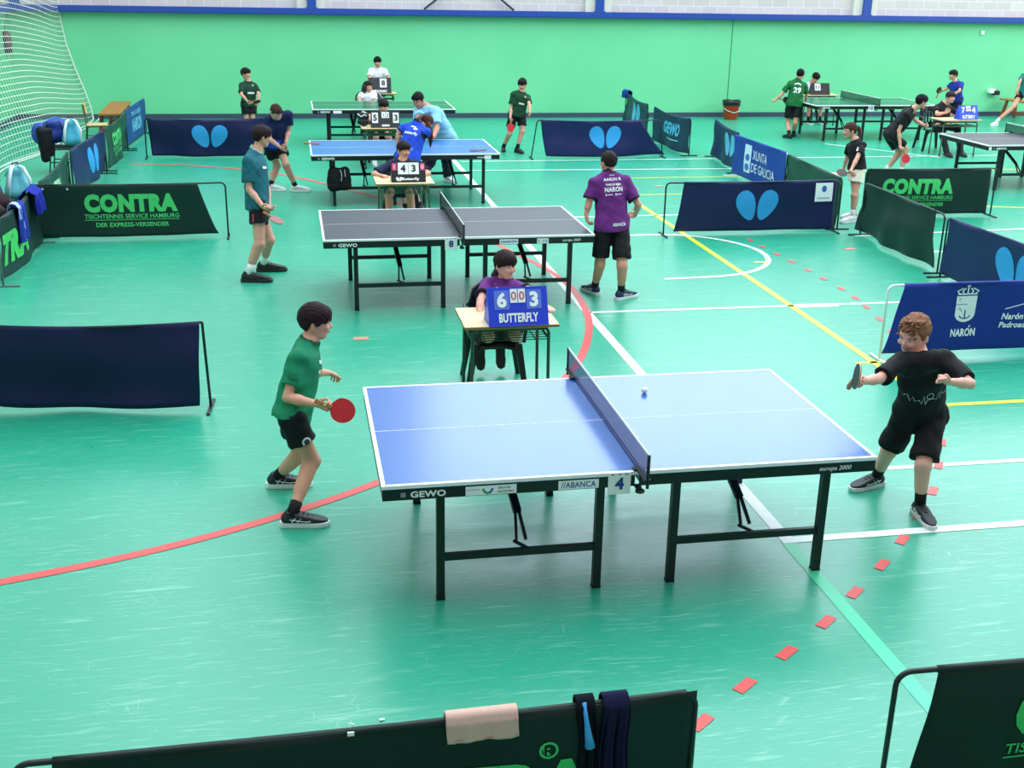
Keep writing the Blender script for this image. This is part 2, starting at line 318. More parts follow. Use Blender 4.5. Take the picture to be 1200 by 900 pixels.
for _ in range(1):
    i1 = np.clip(t2.astype(int), 0, len(ar) - 2); u_ = (t2 - i1)[:, None]; P0 = ar[np.maximum(i1 - 1, 0)]; P1 = ar[i1]; P2 = ar[i1 + 1]; P3 = ar[np.minimum(i1 + 2, len(ar) - 1)]
    arc = .5 * (2 * P1 + (P2 - P0) * u_ + (2 * P0 - 5 * P1 + 4 * P2 - P3) * u_ ** 2 + (3 * P1 - P0 - 3 * P2 + P3) * u_ ** 3)
line('red_line', list(arc), .075, LR, .003)
V = []; F = []
dp = [(1.42, 4.0), (1.74, 4.25), (2.05, 4.5), (2.37, 4.74), (2.7, 4.99), (3.0, 5.26), (3.31, 5.54), (3.59, 5.82), (3.87, 6.12), (4.16, 6.46), (4.43, 6.86), (4.68, 7.25), (4.9, 7.66), (5.1, 8.1), (5.28, 8.55), (5.44, 9.0), (5.58, 9.45), (5.7, 9.95), (5.8, 10.4), (5.88, 10.85), (5.93, 11.2), (5.95, 11.6), (5.95, 12.05), (5.94, 12.45), (5.93, 12.9), (5.9, 13.3), (5.88, 13.7), (5.86, 14.1)]
for i, p in enumerate(dp):
    q0 = np.array(dp[max(i - 1, 0)]); q1 = np.array(dp[min(i + 1, len(dp) - 1)]); d = (q1 - q0) / np.linalg.norm(q1 - q0) * .07; p = np.array(p)
    v, f = stroke2d([p - d, p + d], .06); F += [[a + len(V) for a in q] for q in f]; V += [tuple(a) for a in v]
MB().add([(x, y, .0034) for x, y in V], F).build('red_dashes', LR, fl)
V = []; F = []
for p in [(6.97, 13.46), (5.3, 18.9), (5.9, 18.2), (4.6, 19.9), (5.4, 17.9), (.55, 10.4), (2.3, 12.6)]:
    v, f = stroke2d([np.array(p) - (.07, 0), np.array(p) + (.07, 0)], .09); F += [[a + len(V) for a in q] for q in f]; V += [tuple(a) for a in v]
MB().add([(x, y, .0034) for x, y in V], F).build('red_marks', mat('d98a76', .5), fl)
# ---- hanging net on the left
nb = []; prof = [(0, 0), (.02, .25), (.10, .62), (.24, 1.1), (.37, 1.6), (.44, 2.1), (.47, 2.7), (.48, 3.4), (.48, 4.6)]
ys = np.linspace(27.68, 12, 40)
me_v = []; uvs = []
for j, y in enumerate(ys):
    bx = np.interp(y, [12, 17, 20.7, 22.8, 25, 27.7], [-5.3, -5.05, -4.86, -4.5, -4.4, -4.38])
    for i, (dx, z) in enumerate(prof):
        wv = .05 * math.sin(y * 1.7 + z) * (1 - z / 6); me_v.append((bx - dx * (1 if y > 20 else .6) + wv, y, z + .012)); uvs.append((y + .09 * z, z * 1.05 + .25 * math.sin(y * .5)))
npf = len(prof); fs = [(j * npf + i, j * npf + i + 1, (j + 1) * npf + i + 1, (j + 1) * npf + i) for j in range(len(ys) - 1) for i in range(npf - 1)]
me = bpy.data.meshes.new('net'); me.from_pydata(me_v, [], fs); uvl = me.uv_layers.new(name='UVMap')
for lp in me.loops: uvl.data[lp.index].uv = uvs[lp.vertex_index]
me.materials.append(net_mat('white_cord_net', 'e6efe6', .105, .105)); no = bpy.data.objects.new('safety_net', me); C.objects.link(no)
tag(no, 'tall white cord safety net hanging in front of the left wall', 'net')
MB().tube([me_v[i] for i in range(npf)], .018, 6).tube([me_v[j * npf] for j in range(len(ys))], .014, 5).tube([(me_v[j * npf][0] + .12, me_v[j * npf][1], .02) for j in range(len(ys))], .012, 5).build('edge_rope', mat('dfe6da', .8), no)
# dark boxing-glove like bag seen through the net
e = empty('hanging_bag', (-5.93, 27.3, 1.45), 0, 'dark red padded bag hanging on the green wall behind the net', 'bag')
MB().lathe([(.03, 0), (.09, .02), (.1, .15), (.105, .3), (.09, .42), (.03, .46)], n=14).build('body', mat('5b2a30', .6), e, True)
MB().tube([(0, 0, .44), (0, 0, .62)], .012).lathe([(.103, .2), (.108, .21), (.108, .24), (.103, .25)], n=14).build('strap', mat('2a1618', .6), e)
# wall things
o = MB().box((0, 0, 0), (.09, .05, .09), .008).build('socket_box', WHITE); o.location = (17.2, YB - .05, 2.02); tag(o, 'small white box high on the green wall', 'socket')
e = empty('wall_camera', (17.75, YB - .13, .62), 0, 'small white and black device fixed to the wall above the right bench', 'device')
MB().box((-.12, -.02, -.04), (.04, .13, .07), .02).build('housing', WHITE, e); MB().box((.0, -.05, -.08), (.15, .1, .03), .02).build('lens', RUBBER, e)
# red bin
e = empty('waste_bin', (10.55, 27.25, 0), 0, 'orange-red plastic bin with a black bin bag standing against the back wall', 'bin')
MB().lathe([(.14, 0), (.16, .01), (.2, .37), (.205, .37)], n=24).build('bucket', mat('ff4c1e', .4), e, True)
rng = random.Random(3); pr = []
m_ = MB(); n = 24; vv = []
for z, r in ((.33, .205), (.35, .222), (.38, .215), (.42, .225), (.45, .215), (.43, .185), (.34, .17)):
    vv.append([(r * (1 + rng.uniform(-.05, .05)) * math.cos(2 * PI * k / n), r * (1 + rng.uniform(-.05, .05)) * math.sin(2 * PI * k / n), z + rng.uniform(-.01, .01)) for k in range(n)])
m_.add([p for r in vv for p in r], [(i * n + k, i * n + (k + 1) % n, (i + 1) * n + (k + 1) % n, (i + 1) * n + k) for i in range(6) for k in range(n)]).build('bin_bag', mat('1b1b20', .3), e, True)
MB().tube([(-.2, -.03, .27), (-.16, -.17, .22), (0, -.215, .17), (.14, -.18, .21), (.2, -.03, .27)], .008).build('handle', mat('dfe3e3', .5), e)
def naron(wd, hh):
    V, F = fit_text('NARON', width=wd, height=hh, bold=.04); return merge2d([(V, F), stroke2d([(wd * .215, hh * .62), (wd * .27, hh * .86)], hh * .14)])
# ================================================================ table tennis tables
TW, TL, TH = 1.525, 2.74, .76
LEGX = (-1.05, -.17, .264, 1.15)
NETM = {}
def flat_on_front(items, m, y, parent, name, label=None):
    V, F = items; o = MB().add([(x, y, z) for x, z in V], F).build(name, m, parent)
    if label: o['label'] = label
    return o
def table(loc, top, label, side, stickers=(), card=None, gloss=.23, texts=True, netc='47467e', spec=.88):
    t = empty('table_tennis_table', loc, 0, label, 'table', 'table tennis tables in the hall')
    tm = mat(top, gloss, None, .05, 5, 0, spec)
    for sx in (-1, 1):
        x0, x1 = (-TL / 2, -.002) if sx < 0 else (.002, TL / 2)
        MB().box((x0, -TW / 2, TH - .022), (x1, TW / 2, TH), .002).build('tabletop', tm, t)
    lm = MB(); z0, z1 = TH - .0005, TH + .0008; b = .02
    lm.box((-TL / 2, -TW / 2, z0), (TL / 2, -TW / 2 + b, z1)).box((-TL / 2, TW / 2 - b, z0), (TL / 2, TW / 2, z1)).box((-TL / 2, -TW / 2 + b, z0), (-TL / 2 + b, TW / 2 - b, z1)).box((TL / 2 - b, -TW / 2 + b, z0), (TL / 2, TW / 2 - b, z1)).box((-TL / 2 + b, -.002, z0), (TL / 2 - b, .002, z1))
    lm.box((-TL / 2 - .0012, -TW / 2 - .0012, TH - .018), (TL / 2 + .0012, -TW / 2 + .0004, z1)).box((-TL / 2 - .0012, -TW / 2, TH - .018), (-TL / 2 + .0004, TW / 2, z1)).box((TL / 2 - .0004, -TW / 2, TH - .018), (TL / 2 + .0012, TW / 2, z1))
    lm.build('boundary_lines', WHITE, t)
    for x0, x1 in ((-TL / 2 + .003, -.02), (.02, TL / 2 - .003)):
        a = .004; zt, zb = TH - .022, TH - .085
        f = MB().box((x0, -TW / 2 + a, zb), (x1, -TW / 2 + a + .03, zt)).box((x0, TW / 2 - a - .03, zb), (x1, TW / 2 - a, zt)).box((x0, -TW / 2 + a + .03, zb), (x0 + .03, TW / 2 - a - .03, zt)).box((x1 - .03, -TW / 2 + a + .03, zb), (x1, TW / 2 - a - .03, zt))
        f.box(((x0 + x1) / 2 - .02, -TW / 2 + .03, zb), ((x0 + x1) / 2 + .02, TW / 2 - .03, zt)); f.build('apron', BLACK, t)
    ly = TW / 2 - .1466
    for x in LEGX:
        for sy in (-1, 1):
            lg = MB().box((x - .022, sy * ly - .022, .008), (x + .022, sy * ly + .022, TH - .03)).build('leg', BLACK, t)
            MB().box((x - .024, sy * ly - .024, 0), (x + .024, sy * ly + .024, .012)).build('foot_pad', RUBBER, lg)
    for x0, x1 in ((LEGX[0], LEGX[1]), (LEGX[2], LEGX[3])):
        for sy in (-1, 1):
            MB().box((x0 + .02, sy * ly - .013, .235), (x1 - .02, sy * ly + .013, .275)).build('crossbar', BLACK, t)
        xm = (x0 + x1) / 2
        # folding strut with a forked lower end
        m_ = MB().bar((xm - .03, .12, TH - .05), (xm + .02, -.42, .40), .046, .024)
        m_.bar((xm + .010, -.41, .408), (xm - .004, -.53, .28), .016, .016).bar((xm + .028, -.41, .408), (xm + .050, -.53, .28), .016, .016); m_.bar((xm - .02, -.53, .278), (xm + .06, -ly, .262), .014, .014)
        m_.build('strut', BLACK, t)
    # net set
    n = empty('net_set'); n.parent = t
    NY = TW / 2 + .1525
    for sy in (-1, 1):
        p = MB().tube([(0, sy * NY, TH - .03), (0, sy * NY, TH + .158)], .009, 8).box((-.03, sy * (TW / 2) - .02 * sy - .02, TH + .001), (.03, sy * (TW / 2) - .02 * sy + .02, TH + .012))
        p.bar((0, sy * (TW / 2 - .05), TH + .01), (0, sy * NY, TH + .01), .03, .014).tube([(0, sy * (TW / 2 + .03), TH - .09), (0, sy * (TW / 2 + .03), TH + .01)], .008).lathe([(.016, 0), (.026, .004), (.026, .014), (.016, .018)], (0, sy * (TW / 2 + .03), TH - .11), 12)
        p.bar((0, sy * (TW / 2 - .04), TH - .095), (0, sy * (TW / 2 + .05), TH - .095), .03, .01)
        p.build('net_post', BLACK, n)
    nz0, nz1 = TH + .004, TH + .1525
    me = bpy.data.meshes.new('net'); me.from_pydata([(0, -NY, nz0), (0, NY, nz0), (0, NY, nz1), (0, -NY, nz1)], [], [(0, 1, 2, 3)]); uv = me.uv_layers.new(name='UVMap')
    for k, c in enumerate(((0, 0), (2 * NY, 0), (2 * NY, .15), (0, .15))): uv.data[k].uv = c
    if netc not in NETM: NETM[netc] = net_mat('table_net_mesh', netc, .0135, .58)
    me.materials.append(NETM[netc]); no = bpy.data.objects.new('net_mesh', me); C.objects.link(no); no.parent = n
    MB().box((-.002, -NY, nz1 - .004), (.002, NY, nz1 + .009)).build('net_tape', WHITE, n); MB().tube([(.012, -NY, nz0 + .006), (.012, NY, nz0 + .006)], .004, 6).build('net_cord', mat('1c2030', .5), n)
    yf = -TW / 2 + .002; zc = TH - .055
    if texts:
        if side != 'back':
            V, F = fit_text('GEWO', height=.036, bold=.035); V = V * (1.25, 1)
            flat_on_front((V + [-1.13, zc], F), CARD, yf, t, 'lettering')
            V, F = rect2d(.026, .026, 1, 1); flat_on_front((V + [-1.26, zc], F), mat('8b9098', .5), yf, t, 'emblem')
        if side in ('both',):
            V, F = fit_text('europa 2000', height=.034, bold=.012, shear=.25); flat_on_front((V + [1.13, zc], F), CARD, yf, t, 'lettering')
    for (x, w_, txt, col) in stickers:
        s = flat_on_front((rect2d(w_, .052, 1, 1)[0] + [x, zc], rect2d(w_, .052, 1, 1)[1]), CARD, yf - .0008, t, 'sticker', 'white sticker')
        if txt == 'SALUDABLE':
            V, F = fit_text('GALICIA', height=.012, bold=.02); flat_on_front((V * (1.1, 1) + [x + .07, zc + .011], F), mat('3d4a52', .5), yf - .0016, s, 'lettering')
            V, F = fit_text('SALUDABLE', height=.012, bold=.02); flat_on_front((V + [x + .078, zc - .011], F), mat('3d4a52', .5), yf - .0016, s, 'lettering')
            V, F = stroke2d([(x - .018 + .024 * math.cos(a), zc + .01 + .026 * math.sin(a)) for a in np.linspace(PI, 1.65 * PI, 9)], .012); flat_on_front((V, F), mat('1f9d6b', .5), yf - .0016, s, 'emblem')
            V, F = stroke2d([(x - .018 + .024 * math.cos(a), zc + .01 + .026 * math.sin(a)) for a in np.linspace(1.62 * PI, 2 * PI, 8)], .012); flat_on_front((V, F), mat('2a5fae', .5), yf - .0016, s, 'emblem')
            V, F = stroke2d([(x - .13, zc + .006), (x - .06, zc + .006)], .005); flat_on_front((V, F), mat('9fc6d8', .5), yf - .0016, s, 'emblem')
        elif txt:
            V, F = naron(w_ * .86, .03) if txt == 'NARON' else fit_text(txt, width=w_ * .86, bold=.015); V[:, 1] *= min(1.4, .034 / (V[:, 1].max() - V[:, 1].min())); flat_on_front((V + [x, zc], F), mat(col, .5), yf - .0016, s, 'lettering')
    if card:
        c = MB().box((-.17, -TW / 2 - .004, TH - .125), (-.045, -TW / 2 + .0, TH + .0), .001).build('number_card', CARD, t); c['label'] = 'white number card'
        V, F = fit_text(card, height=.07, bold=.05); flat_on_front((V + [-.107, TH - .062], F), mat('1d3c8f', .5), -TW / 2 - .0052, c, 'number')
        m_ = MB()
        for dx in (-.145, -.107, -.07): m_.box((dx - .008, -TW / 2 - .0052, TH - .012), (dx + .008, -TW / 2 - .004, TH - .007))
        m_.build('clip_slots', RUBBER, c)
    return t
TB = {}
TB['n'] = table((1.74, 6.17, 0), TOP_NEAR, 'large blue table tennis table nearest the camera, number 4 card on its edge', 'both', ((-.80, .27, 'SALUDABLE', ''), (-.33, .22, '//ABANCA', '1d4f9e')), '4')
TB['e'] = table((1.62, 11.99, 0), '373a46', 'dark grey-topped table tennis table in the second row, number 8 card on its edge', 'both', ((.48, .19, 'NARON', '2b5aa5'), (.83, .12, '= ==', '8b97a8')), '8', gloss=.38, netc='15161c', spec=.45)
TB['c'] = table((1.62, 17.59, 0), '2a6fae', 'light blue-topped table tennis table in the third row, beside the coach', 'both', ((1.19, .1, None, ''),), None, gloss=.32, spec=.6)
TB['d'] = table((1.77, 23.43, 0), '27694f', 'green-topped table tennis table in the row before the back wall, left of the hall', 'left', ((-.9, .16, None, ''),), None, spec=.4)
TB['g'] = table((12.22, 23.96, 0), '27694f', 'green-topped table tennis table on the right by the back wall, number 15 card', 'left', (), '15', netc='1f4a3a', spec=.4)
TB['r'] = table((12.50, 17.98, 0), '48464f', 'dark grey-topped table tennis table cut off by the right edge of the photo', 'left', ((-1.33, .05, None, ''),), None, gloss=.38, netc='1f4a3a', spec=.45)
# ================================================================ school desks
DTOP = wood_mat('e3cfa2', 'd8c192', 'pale_laminate'); DGRN = mat('1f4a34', .4, 'green_tube_paint')
def desk(loc, label, w_=.74, d_=.55, h_=.7, rz=0, metal=DGRN):
    t = empty('school_desk', loc, rz, label, 'desk', 'umpire desks beside the tables')
    d = MB().box((-w_ / 2, -d_ / 2, h_ - .024), (w_ / 2, d_ / 2, h_), .004).build('desktop', DTOP, t)
    MB().box((-w_ / 2 - .002, -d_ / 2 - .002, h_ - .02), (w_ / 2 + .002, d_ / 2 + .002, h_ - .006), .002).build('edge_band', wood_mat('9a6b3c', '7d5228', 'desk_edge'), d)
    for sx in (-1, 1):
        for sy in (-1, 1):
            x, y = sx * (w_ / 2 - .07), sy * (d_ / 2 - .06)
            l = MB().tube([(x - sx * .05, y, h_ - .045), (x - sx * .015, y, h_ - .05), (x, y, h_ - .08), (x + sx * .004, y, .3), (x + sx * .008, y, .012)], .0135, 8).build('leg', metal, t, True)
            MB().lathe([(.017, 0), (.017, .03), (.014, .035)], (x + sx * .008, y, 0), 10).build('foot_cap', RUBBER, l)
    f = MB()
    for sy in (-1, 1): f.tube([(-(w_ / 2 - .12), sy * (d_ / 2 - .06), h_ - .045), ((w_ / 2 - .12), sy * (d_ / 2 - .06), h_ - .045)], .012, 8)
    for sx in (-1, 1): f.tube([(sx * (w_ / 2 - .068), -(d_ / 2 - .06), h_ - .13), (sx * (w_ / 2 - .068), (d_ / 2 - .06), h_ - .13)], .011, 8)
    f.build('frame', metal, t, True)
    s = MB()
    for k in range(8): y = -(d_ / 2 - .06) + k * (d_ - .12) / 7; s.tube([(-(w_ / 2 - .07), y, h_ - .135), ((w_ / 2 - .07), y, h_ - .135)], .0045, 6)
    for x in (-.2, 0, .2): s.tube([(x, -(d_ / 2 - .06), h_ - .14), (x, (d_ / 2 - .06), h_ - .14)], .005, 6)
    s.build('wire_shelf', metal, t, True)
    return t
desk((1.60, 8.62, 0), 'green-legged school desk behind the nearest blue table, blue scoreboard on it')
desk((1.40, 15.02, 0), 'school desk behind the grey-topped table, with the black 4 3 scoreboard', w_=.75, d_=.6, metal=mat('35604a', .4))
desk((1.57, 20.5, 0), 'school desk behind the light blue table, with the black 5 3 scoreboard', w_=.78, d_=.5, metal=mat('35604a', .4))
desk((2.0, 26.5, 0), 'school desk against the back wall, with the scoreboard showing 8', w_=.66, d_=.45)
desk((12.25, 26.15, 0), 'school desk behind the green table on the right, with a black scoreboard', w_=.9, d_=.45)
desk((12.95, 21.28, 0), 'school desk with the small blue scoreboard, right side of the hall', w_=.86, d_=.52, metal=mat('56655c', .35))
# ================================================================ scoreboards
def scoreboard(loc, label, w_, h_, col, score, sets, title, titlecol='f4f5f6', rz=0, dp=.2, cardcol=None, numcol=None, style='near', edge=None):
    """tent shaped board: a front sheet leaning back, a rear sheet and a base"""
    t = empty('scoreboard', loc, rz, label, 'scoreboard', 'flip scoreboards on the umpire desks')
    m = mat(col, .35, None, .03, 8)
    def sh(y0, y1, nm, th=.004):
        a = Vector((0, y0, 0)); b = Vector((0, y1, h_)); n = Vector((0, -(b - a).z, (b - a).y)).normalized() * th
        V = [Vector((x, 0, 0)) + p for x in (-w_ / 2, w_ / 2) for p in (a, b, b + n, a + n)]
        return MB().add(V, [(0, 1, 2, 3), (7, 6, 5, 4), (0, 4, 5, 1), (1, 5, 6, 2), (2, 6, 7, 3), (3, 7, 4, 0)]).build(nm, m, t)
    fp = sh(-dp / 2, 0, 'front_panel'); sh(dp / 2, .004, 'rear_panel'); MB().box((-w_ / 2, -dp / 2 - .015, 0), (w_ / 2, dp / 2, .005)).build('base_panel', mat(edge or col, .4), t)
    for sx in (-1, 1):
        MB().add([(sx * w_ / 2, -dp / 2, .004), (sx * w_ / 2, dp / 2, .004), (sx * w_ / 2, 0, h_)], [(0, 1, 2)]).build('side_flap', m, t)
    def put(items, off, mm, nm, par, lab=None):
        V, F = items; L_ = math.hypot(dp / 2, h_)
        P = [(x, -dp / 2 + (dp / 2) * (z / L_) - off * h_ / L_, z / L_ * h_ + off * dp / 2 / L_) for x, z in V]
        o = MB().add(P, F).build(nm, mm, par)
        if lab: o['label'] = lab
        return o
    L_ = math.hypot(dp / 2, h_)
    for k, ch in enumerate(score):
        sx = -1 if k == 0 else 1
        cw, chh, cx, cz = (w_ * .25, L_ * .5, sx * w_ * .27, L_ * .67) if style == 'near' else (w_ * .2, L_ * .62, sx * w_ * .36, L_ * .6) if style == 'black' else (w_ * .3, L_ * .56, sx * w_ * .155, L_ * .66)
        if ch is None: continue
        c = put((rect2d(cw, chh, 1, 1)[0] + [cx, cz], rect2d(cw, chh, 1, 1)[1]), .007, mat(cardcol or 'f4f5f6', .5), 'number_card', t)
        V, F = fit_text(ch, height=chh * (.8 if style == 'near' else .62), bold=.045); put((V + [cx, cz], F), .009, mat(numcol or '17181c', .5), 'number', c)
    for k, ch in enumerate(sets):
        sx = -1 if k == 0 else 1
        if style == 'wide': cw, chh, cx, cz = w_ * .13, L_ * .34, sx * w_ * .41, L_ * .74
        else: cw, chh, cx, cz = w_ * .12, L_ * .36, sx * w_ * .067, L_ * .77
        c = put((rect2d(cw, chh, 1, 1)[0] + [cx, cz], rect2d(cw, chh, 1, 1)[1]), .008, mat('e0447a' if style == 'wide' else 'f4f5f6', .5), 'set_card', t)
        V, F = fit_text(ch, height=chh * .62, bold=.01); put((V + [cx, cz], F), .010, mat('f6d7e2' if style == 'wide' else 'c05a50' if style == 'near' else '26272b', .5), 'number', c)
    if title == 'bar':
        put((rect2d(w_ * .26, L_ * .1, 2, 1)[0] + [0, L_ * .14], rect2d(w_ * .26, L_ * .1, 2, 1)[1]), .007, CARD, 'title_strip', t); title = None
    if title:
        tw = {'near': .66, 'black': .3, 'wide': .5}[style]; V, F = fit_text(title, width=w_ * tw, bold=.04); hh = V[:, 1].max() - V[:, 1].min()
        V[:, 1] *= (L_ * {'near': .24, 'black': .12, 'wide': .17}[style]) / hh; dx = w_ * .06 if style == 'wide' else 0
        put((V + [dx, L_ * (.2 if style == 'near' else .14)], F), .007, mat(titlecol, .5), 'lettering', t)
        if style == 'wide': put(shift(BFLY, -w_ * .28, L_ * .15, .16), .007, mat(titlecol, .5), 'emblem', t)
    return t
scoreboard((1.65, 8.46, .7), 'blue folding scoreboard reading 6 and 3 on the nearest desk', .47, .275, '1f3fd0', ['6', '3'], ['0', '0'], 'BUTTERFLY', dp=.22, cardcol='5a78dc', numcol='f7f8fb', style='near', rz=.03)
scoreboard((1.45, 14.92, .7), 'black folding scoreboard reading 4 and 3 with pink set cards', .44, .25, '17181d', ['4', '3'], ['1', '0'], 'Butterfly', style='wide')
scoreboard((1.60, 20.42, .7), 'black folding scoreboard reading 5 and 3 on the desk behind the light blue table', .50, .27, '17181d', ['5', '3'], ['1', '2'], 'bar', style='black')
scoreboard((1.96, 26.42, .7), 'black scoreboard showing 8 before the boy in white at the back wall', .50, .33, '1c1d22', [None, '8'], [], 'DONIC', style='wide')
scoreboard((12.25, 26.08, .7), 'black scoreboard with a white 11 card on the right by the back wall', .46, .26, '1f1c22', ['11', None], [], None, style='wide')
scoreboard((13.12, 21.2, .7), 'small blue folding scoreboard reading 7 and 4 on the right', .42, .27, '2447d6', ['7', '4'], ['0', '0'], 'BUTTERFLY', cardcol='2447d6', numcol='f4f6fb', style='near', rz=.05)
# ================================================================ barriers
def barrier(p0, p1, col, label, prints=(), ct=(.0, 0., 1., 1.), H=.7, frame='17191c', sag=0., amp=.02, seed=0, foot=.17, legs=(1, 1), cloth_h=.66, lean=0., lift=(0, 0), rr=.06, fnum=3):
    """p0 -> p1 reads left to right from the camera side. ct = left top, left bottom, right bottom, right top along the bar (0..1)"""
    rg = random.Random(seed); p0 = Vector((p0[0], p0[1], 0)); p1 = Vector((p1[0], p1[1], 0)); L = (p1 - p0).length; d = (p1 - p0) / L; n = d.cross(Vector((0, 0, 1)))
    t = empty('court_barrier', p0, math.atan2(d.y, d.x), label, 'barrier', 'low fabric barriers around the courts')
    # local frame: x along, -y toward the print side
    fm = mat(frame, .4); r = .0115
    def top(x): return H - sag * math.sin(PI * min(max(x / L, 0), 1))
    pts = [(rr * (1 - math.cos(a)), 0, H - rr + rr * math.sin(a)) for a in np.linspace(0, PI / 2, 6)] + [(L * k / 12, 0, top(L * k / 12)) for k in range(1, 12)] + [(L - rr * (1 - math.cos(a)), 0, H - rr + rr * math.sin(a)) for a in np.linspace(PI / 2, 0, 6)]
    if legs[0]: pts = [(-lean, 0, .015)] + pts
    if legs[1]: pts = pts + [(L + lean, 0, .015)]
    MB().tube(pts, r, 8).build('frame', fm, t, True)
    for k, x in ((0, -lean), (1, L + lean)):
        if legs[k]: MB().box((x - .014, -foot, 0), (x + .014, foot, .018), .004).build('foot', fm, t)
    ph = [rg.uniform(0, 6.3) for _ in range(8)]; dr = [rg.uniform(-1, 1) for _ in range(8)]
    def cp(u, v, off=0.):
        """u 0..1 across the cloth, v 0 bottom .. 1 top"""
        x0 = ct[1] + (ct[0] - ct[1]) * v ** .8; x1 = ct[2] + (ct[3] - ct[2]) * v ** .8; x = (x0 + (x1 - x0) * u) * L
        zt = top(x); lf = lift[0] * (1 - u) ** 3 + lift[1] * u ** 3; z = (zt - cloth_h + lf) + (cloth_h - lf) * v + .012
        f = (1 - v) * .9 + .1
        y = 0
        for i in range(fnum): y += amp * f * math.sin(x * (2.2 + i * 2.9) + ph[i] + dr[i] * 2.5 * v) * (1, .6, .35, .25)[i]
        y += .0065 * math.sin(11 * (x * .55 + v * .5 * dr[6]) + ph[6]) + .004 * math.sin(17 * (x * .5 - v * .5 * dr[7]) + ph[7]) * (1 - v * .6)
        y += amp * .7 * math.sin(v * 5 + x * 1.3 * dr[4] + ph[5]) * (1 - v) * v * 3
        return (x, y - .014 - off, max(z, .006))
    nx, nz = max(12, int(L * 22)), 16; V = []; F = []
    for s_ in (0, 1):
        for j in range(nz + 1):
            for i in range(nx + 1):
                p = cp(i / nx, j / nz); V.append((p[0], p[1] + .003 * s_, p[2]))
    N1 = (nx + 1) * (nz + 1)
    for j in range(nz):
        for i in range(nx):
            a = j * (nx + 1) + i; F.append((a, a + 1, a + nx + 2, a + nx + 1)); F.append((N1 + a, N1 + a + nx + 1, N1 + a + nx + 2, N1 + a + 1))
    for i in range(nx): F.append((i + 1, i, N1 + i, N1 + i + 1)); a = nz * (nx + 1) + i; F.append((a, a + 1, N1 + a + 1, N1 + a))
    for j in range(nz): a = j * (nx + 1); F.append((a, a + nx + 1, N1 + a + nx + 1, N1 + a)); a += nx; F.append((a + nx + 1, a, N1 + a, N1 + a + nx + 1))
    cm = mat(col, .46, None, .08, 12, 0, .3)
    c = MB().add(V, F).build('cloth', cm, t, True)
    # sleeve rolled over the top bar
    xs = [ct[0] * L + (ct[3] - ct[0]) * L * k / 24 for k in range(25)]; xs = [min(max(x, rr * .7), L - rr * .7) for x in xs]
    MB().tube([(x, -.001, top(x)) for x in xs], .0165, 8).build('sleeve', cm, c, True)
    for (nm, items, cx, cz, mcol) in prints:
        V2, F2 = items
        P = []
        for (x, z) in V2:
            vv = (cz + z) / cloth_h; xx = cx + x; x0 = (ct[1] + (ct[0] - ct[1]) * max(vv, 0) ** .8) * L; x1 = (ct[2] + (ct[3] - ct[2]) * max(vv, 0) ** .8) * L
            P.append(cp((xx - x0) / (x1 - x0), vv, .0035))
        MB().add(P, F2).build(nm, mat(mcol, .55), c)
    return t, cp
GN = '12302a'; NV = '121946'; NB = '1c3590'; LBL = '2f9ade'; CG = '4fcf74'
def contra(cx, cz=.36, s=1.0, col=CG, lines=True):
    L = [('lettering', fit_text('CONTRA', width=1.12 * s, height=.235 * s, bold=.07, cuts=1), cx, cz + .05 * s, col)]
    if lines:
        L += [('lettering', fit_text('TISCHTENNIS SERVICE HAMBURG', width=1.14 * s, height=.055 * s, bold=.015), cx, cz - .115 * s, col), ('print', rect2d(1.14 * s, .007 * s, 20, 1), cx, cz - .16 * s, col), ('lettering', fit_text('DER EXPRESS-VERSENDER', width=.88 * s, height=.055 * s, bold=.02), cx, cz - .22 * s, col)]
        # dark contour strokes inside the fat letters
    return L
bf = lambda cx, cz=.36, s=1.15, sx=1.0, col=LBL: [('butterfly_wing', shift(wing(q), 0, 0, s, sx), cx, cz, col) for q in (-1, 1)]
barrier((-2.45, 8.86), (-.74, 8.73), NV, 'plain navy barrier at the left edge, behind the boy in the green shirt', ct=(-.3, -.3, .97, .99), sag=.03, amp=.05, seed=3, legs=(0, 1), lean=.02, rr=.01)
barrier((-3.14, 14.98), (-.86, 14.98), GN, 'dark green barrier with pale green lettering and an underline, left court', contra(1.12, .37) + [('eyelet', disc2d(lambda a: (.013 * math.cos(a), .013 * math.sin(a)), 12, 1), x_, .60, 'eef2f0') for x_ in (.09, .38)], ct=(-.02, -.02, .95, .85), amp=.018, seed=5, sag=.012, lift=(0, 0))
barrier((-3.1, 12.72), (-3.12, 14.86), '17322f', 'dark green barrier seen edge-on at the far left, blue towels hung over it', [('lettering', fit_text('TRA', width=1.15, height=.36, bold=.08, cuts=1), .72, .30, '45c860')], ct=(.03, .05, 1, 1), sag=.04, amp=.03, seed=8, frame='70787c')
barrier((-3.12, 15.15), (-3.22, 17.75), '1c4038', 'dark green barrier in the left row, between the lettered barrier and the navy one', [('lettering', fit_text('CONTRA', width=1.1, height=.22, bold=.07, cuts=1), 1.2, .40, '9fe0b0')], sag=.05, amp=.04, seed=9)
barrier((-3.2, 17.85), (-3.05, 20.1), '1d2a58', 'navy barrier with a blue butterfly in the left row, seen at a slant', bf(1.3, .34, 1.25, 1.1), amp=.03, seed=11, sag=.0)
barrier((-3.08, 20.35), (-3.03, 22.7), '1a3d33', 'dark green lettered barrier in the left row, beyond the navy butterfly one', contra(1.15, .37, .95), amp=.03, seed=12, sag=.04)
barrier((-3.06, 22.95), (-2.96, 25.2), '1f3f86', 'royal blue barrier at the far end of the left row', [('lettering', naron(1.0, .26), 1.1, .3, '79c6ee'), ('lettering', fit_text('TENIS DE MESA', width=1.1, height=.08, bold=.02), 1.1, .52, '79c6ee')], amp=.01, seed=13, sag=.0)
